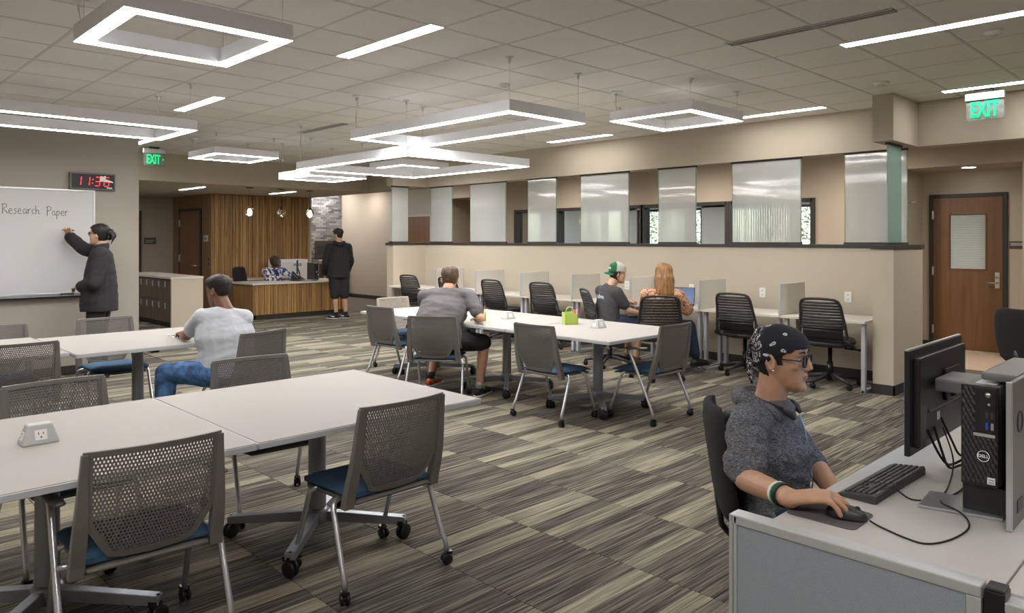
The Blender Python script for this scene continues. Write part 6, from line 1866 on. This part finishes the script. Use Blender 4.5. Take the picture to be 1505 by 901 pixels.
# ============ 7. woman in the patterned blouse
F = seated('person with honey brown hair and rust patterned blouse at the carrel with the laptop', (7.06, 4.80), 36, 'light', .009,
    (7.135, 4.80, 1.165), 4, (7.10, 4.79, 1.02), (6.985, 4.935, .935), (7.20, 4.645, .935), (7.16, 5.08, .76), (7.30, 4.60, .77), (7.40, 5.12, .765), (7.52, 4.74, .775),
    (7.42, 5.06, .56), (7.46, 4.67, .57), (7.50, 5.04, .16), (7.52, 4.62, .19), pel=.59, hpitch=6, wide=.95)
F.finish()
hm = shell_hair(F.HM, lambda z, aq, q: (.024 if (z > (.172 if aq < .8 else .172 - .16 * min(1, (aq - .8) / .4))) else -.006), 5, .003)
hm.tube([(-.060, 0, .16), (-.092, 0, .08), (-.100, 0, -.02), (-.110, 0, -.10), (-.112, 0, -.150)], [(.082, .05), (.105, .055), (.108, .050), (.095, .034), (.055, .015)], 20, 0, F.HM, side=(0, 1, 0), caps='round')
for sg in (-1, 1): hm.tube([(-.02, sg * .075, .14), (-.02, sg * .092, .06), (-.015, sg * .092, -.02), (-.03, sg * .085, -.09)], [(.03, .022), (.034, .024), (.03, .02), (.012, .01)], 12, 0, F.HM, caps='round')
F.cloth('hair', hm, 'hair_honey', .008, 2, .008, (30, 30, 4), 3.0)
tee(F, 'blouse_print', 1.80, .024, -.09, 'blouse', .007, .95, 3.0)
pants(F, 'denim_dark', 1.86, .014); shoes(F, 'shoe_black', .19, 'black_rubber')

# ============ standing figures
def standing(label, root, heading, skin, voxel, head, hyaw, neck, shL, shR, elL, elR, wrL, wrR, aL, aR, hipz=.92, hpitch=0, wide=1.0, kneef=.03, dirs=None, hands=None, scale=1.0):
    F = Figure(label, root, heading, skin, voxel); w = F.w
    J = dict(neck=w(*neck), shL=w(*shL), shR=w(*shR), elL=w(*elL), elR=w(*elR), wrL=w(*wrL), wrR=w(*wrR), aL=w(*aL), aR=w(*aR)); F.J = J; hd = w(*head)
    F.head(hd, yaw=hyaw, pitch=hpitch)
    F.limb([J['neck'] + Vector((0, 0, -.05)), J['neck'], hd + Vector((-.02, 0, -.05))], [(.07, .064), (.054, .056), (.052, .055)], side=(0, 1, 0))
    mid = (J['shL'] + J['shR']) / 2; ax = (J['shL'] - J['shR']).normalized(); J['ax'] = ax
    b = Vector((0, 0, hipz))
    J['P'] = [b + Vector((0, 0, -.02)), b.lerp(mid, .32), b.lerp(mid, .70), mid]
    F.limb(J['P'], [(.160 * wide, .115), (.140 * wide, .102), (.160 * wide, .112), (.13 * wide, .085)], side=(0, 1, 0))
    F.limb([J['shR'], mid + Vector((0, 0, .02)), J['shL']], [.053, .058, .053])
    arm(F, J['shL'], J['elL'], J['wrL']); arm(F, J['shR'], J['elR'], J['wrR'])
    for s, a, b_ in ((-1, 'elL', 'wrL'), (1, 'elR', 'wrR')):
        d, up, cu = (hands or {}).get(s, (J[b_] - J[a], (0, -s, 0), (20, 28, 18)))
        hand(F.body, frame(J[b_], d, up), s, curl=cu)
    J['hL'], J['hR'] = Vector((0, .088 * wide, hipz - .03)), Vector((0, -.088 * wide, hipz - .03))
    for sd in 'LR':
        J['k' + sd] = (J['h' + sd] * .47 + J['a' + sd] * .53) + Vector((kneef, 0, 0))
        leg(F, J['h' + sd], J['k' + sd], J['a' + sd])
        J['da' + sd] = Vector(dirs[sd]).normalized() if dirs else Vector((1, .15 if sd == 'L' else -.15, 0)).normalized()
        F.foot(J['a' + sd], J['da' + sd])
    return F
# ============ 1. person writing on the whiteboard
F = standing('person in a dark jacket with pinned up hair writing on the whiteboard', (2.50, 9.19), 148, 'light', .009,
    (2.50, 9.18, 1.628), -8, (2.52, 9.165, 1.475), (2.455, 8.985, 1.40), (2.57, 9.34, 1.41), (2.385, 8.955, 1.09), (2.42, 9.47, 1.46), (2.335, 9.26, 1.045), (2.315, 9.66, 1.61),
    (2.44, 9.08, .085), (2.56, 9.29, .085), hipz=.86, hpitch=-6, hands={-1: (Vector((.20, -.06, -.02)), (0, .3, 1), (35, 40, 30)), 1: (Vector((.03, .02, .12)), (-.2, -.8, .2), (40, 60, 40))})
F.finish()
hm = shell_hair(F.HM, lambda z, aq, q: (.012 if (z > (.176 if aq < .9 else .176 - .05 * min(1, (aq - .9) / .4) if aq < 1.5 else .126 - .07 * min(1, (aq - 1.5) / .5))) else -.006), 5, .003)
hm.ball((-.118, 0, .150), (.038, .045, .048), 14, 9, 0, F.HM); hm.ball((-.112, 0, .105), (.028, .04, .04), 14, 9, 0, F.HM)
for k in range(6): hm.tube([(-.135, .01 * (k - 2.5), .155), (-.155, .014 * (k - 2.5), .15 - .004 * k), (-.162, .016 * (k - 2.5), .115 - .010 * k), (-.150, .016 * (k - 2.5), .085 - .012 * k)], [.010, .008, .006, .002], 7, 0, F.HM, caps='round')
F.piece('hair', hm, 'hair_black'); F.glasses('black_plastic', (.023, .018), .0025); F.eyes()
jk = tee(F, 'cloth_jacket', 1.93, .030, -.07, 'jacket', .005, 1.06, 5.0, belly=.03)
co = MB(); nk = F.J['neck']
co.tube([nk + Vector((.085, -.03, -.035)), nk + Vector((.05, -.075, .0)), nk + Vector((-.02, -.078, .018)), nk + Vector((-.068, 0, .025)), nk + Vector((-.02, .078, .018)), nk + Vector((.05, .075, .0)), nk + Vector((.085, .03, -.035))], [(.034, .010)] * 7, 10, caps='round', side=(0, 0, 1))
F.piece('collar', co, 'cloth_jacket', parent=jk)
pants(F, 'cloth_black', 1.95, .016); shoes(F, 'shoe_black', .19, 'black_rubber')
a = tag(obj('whiteboard_marker', MB().cyl((0, 0, 0), (.09, -.075, -.018), .0085, 12).cyl((-.018, .015, .0036), (0, 0, 0), .0045, 10), 'print_white', None, (2.275, 9.755, 1.695)), 'white marker in the raised hand at the whiteboard', 'marker')
obj('cap_end', MB().cyl((.06, -.05, -.012), (.092, -.0767, -.0184), .0092, 12), 'ink', a)

# ============ 4. man in the black hoodie at reception
F = standing('person in a black hoodie and shorts standing at the reception desk', (7.86, 12.97), 74, 'fair', .010,
    (7.86, 13.0, 1.665), 42, (7.86, 12.97, 1.53), (7.68, 13.02, 1.43), (8.05, 12.92, 1.43), (7.64, 13.10, 1.13), (8.12, 12.94, 1.13), (7.72, 13.28, .90), (8.10, 13.06, .90),
    (7.80, 12.96, .085), (8.00, 12.93, .085), hipz=.93, dirs={'L': (1, .75, 0), 'R': (1, .55, 0)}, kneef=.01)
F.finish()
F.piece('hair', shell_hair(F.HM, short_hair(.026, .008, .172, .060), 7, .005), 'hair_dark')
hd_ = tee(F, 'cloth_black', 1.95, .026, -.10, 'hoodie', .005, 1.08, 2.0, belly=.016)
nk = F.J['neck']
F.cloth('hood', MB().tube([nk + Vector((.05, -.085, -.01)), nk + Vector((-.04, -.10, -.01)), nk + Vector((-.10, -.05, -.04)), nk + Vector((-.115, 0, -.055)), nk + Vector((-.10, .05, -.04)), nk + Vector((-.04, .10, -.01)), nk + Vector((.05, .085, -.01))], [(.026, .03), (.034, .04), (.044, .055), (.05, .075), (.044, .055), (.034, .04), (.026, .03)], 14, caps='round'), 'cloth_black', .01, 3, .003, parent=hd_)
pants(F, 'cloth_black', 1.0, .034, 'shorts', wide=1.08)
for sh in shoes(F, 'shoe_black', .205, 'sole_white', dirs={'aL': (1, .75, 0), 'aR': (1, .55, 0)}): pass
for s_, a in (('L', 'aL'), ('R', 'aR')):
    d = F.J['da' + s_]; n_ = Vector((-d.y, d.x, 0)); c = F.J[a] + Vector((0, 0, -.035)) + d * .05
    for sg in (-1, 1): F.piece('shoe_stripe', MB().tube([c - d * .05 + n_ * sg * .048, c + n_ * sg * .052 + Vector((0, 0, -.008)), c + d * .06 + n_ * sg * .050 + Vector((0, 0, .012))], [(.007, .004), (.010, .004), (.003, .003)], 7, caps='round'), 'print_white')
    F.piece('sock', MB().tube([F.J[a] + Vector((0, 0, -.01)), F.J[a] + Vector((0, 0, .045))], [.043, .042], 14), 'shoe_black')
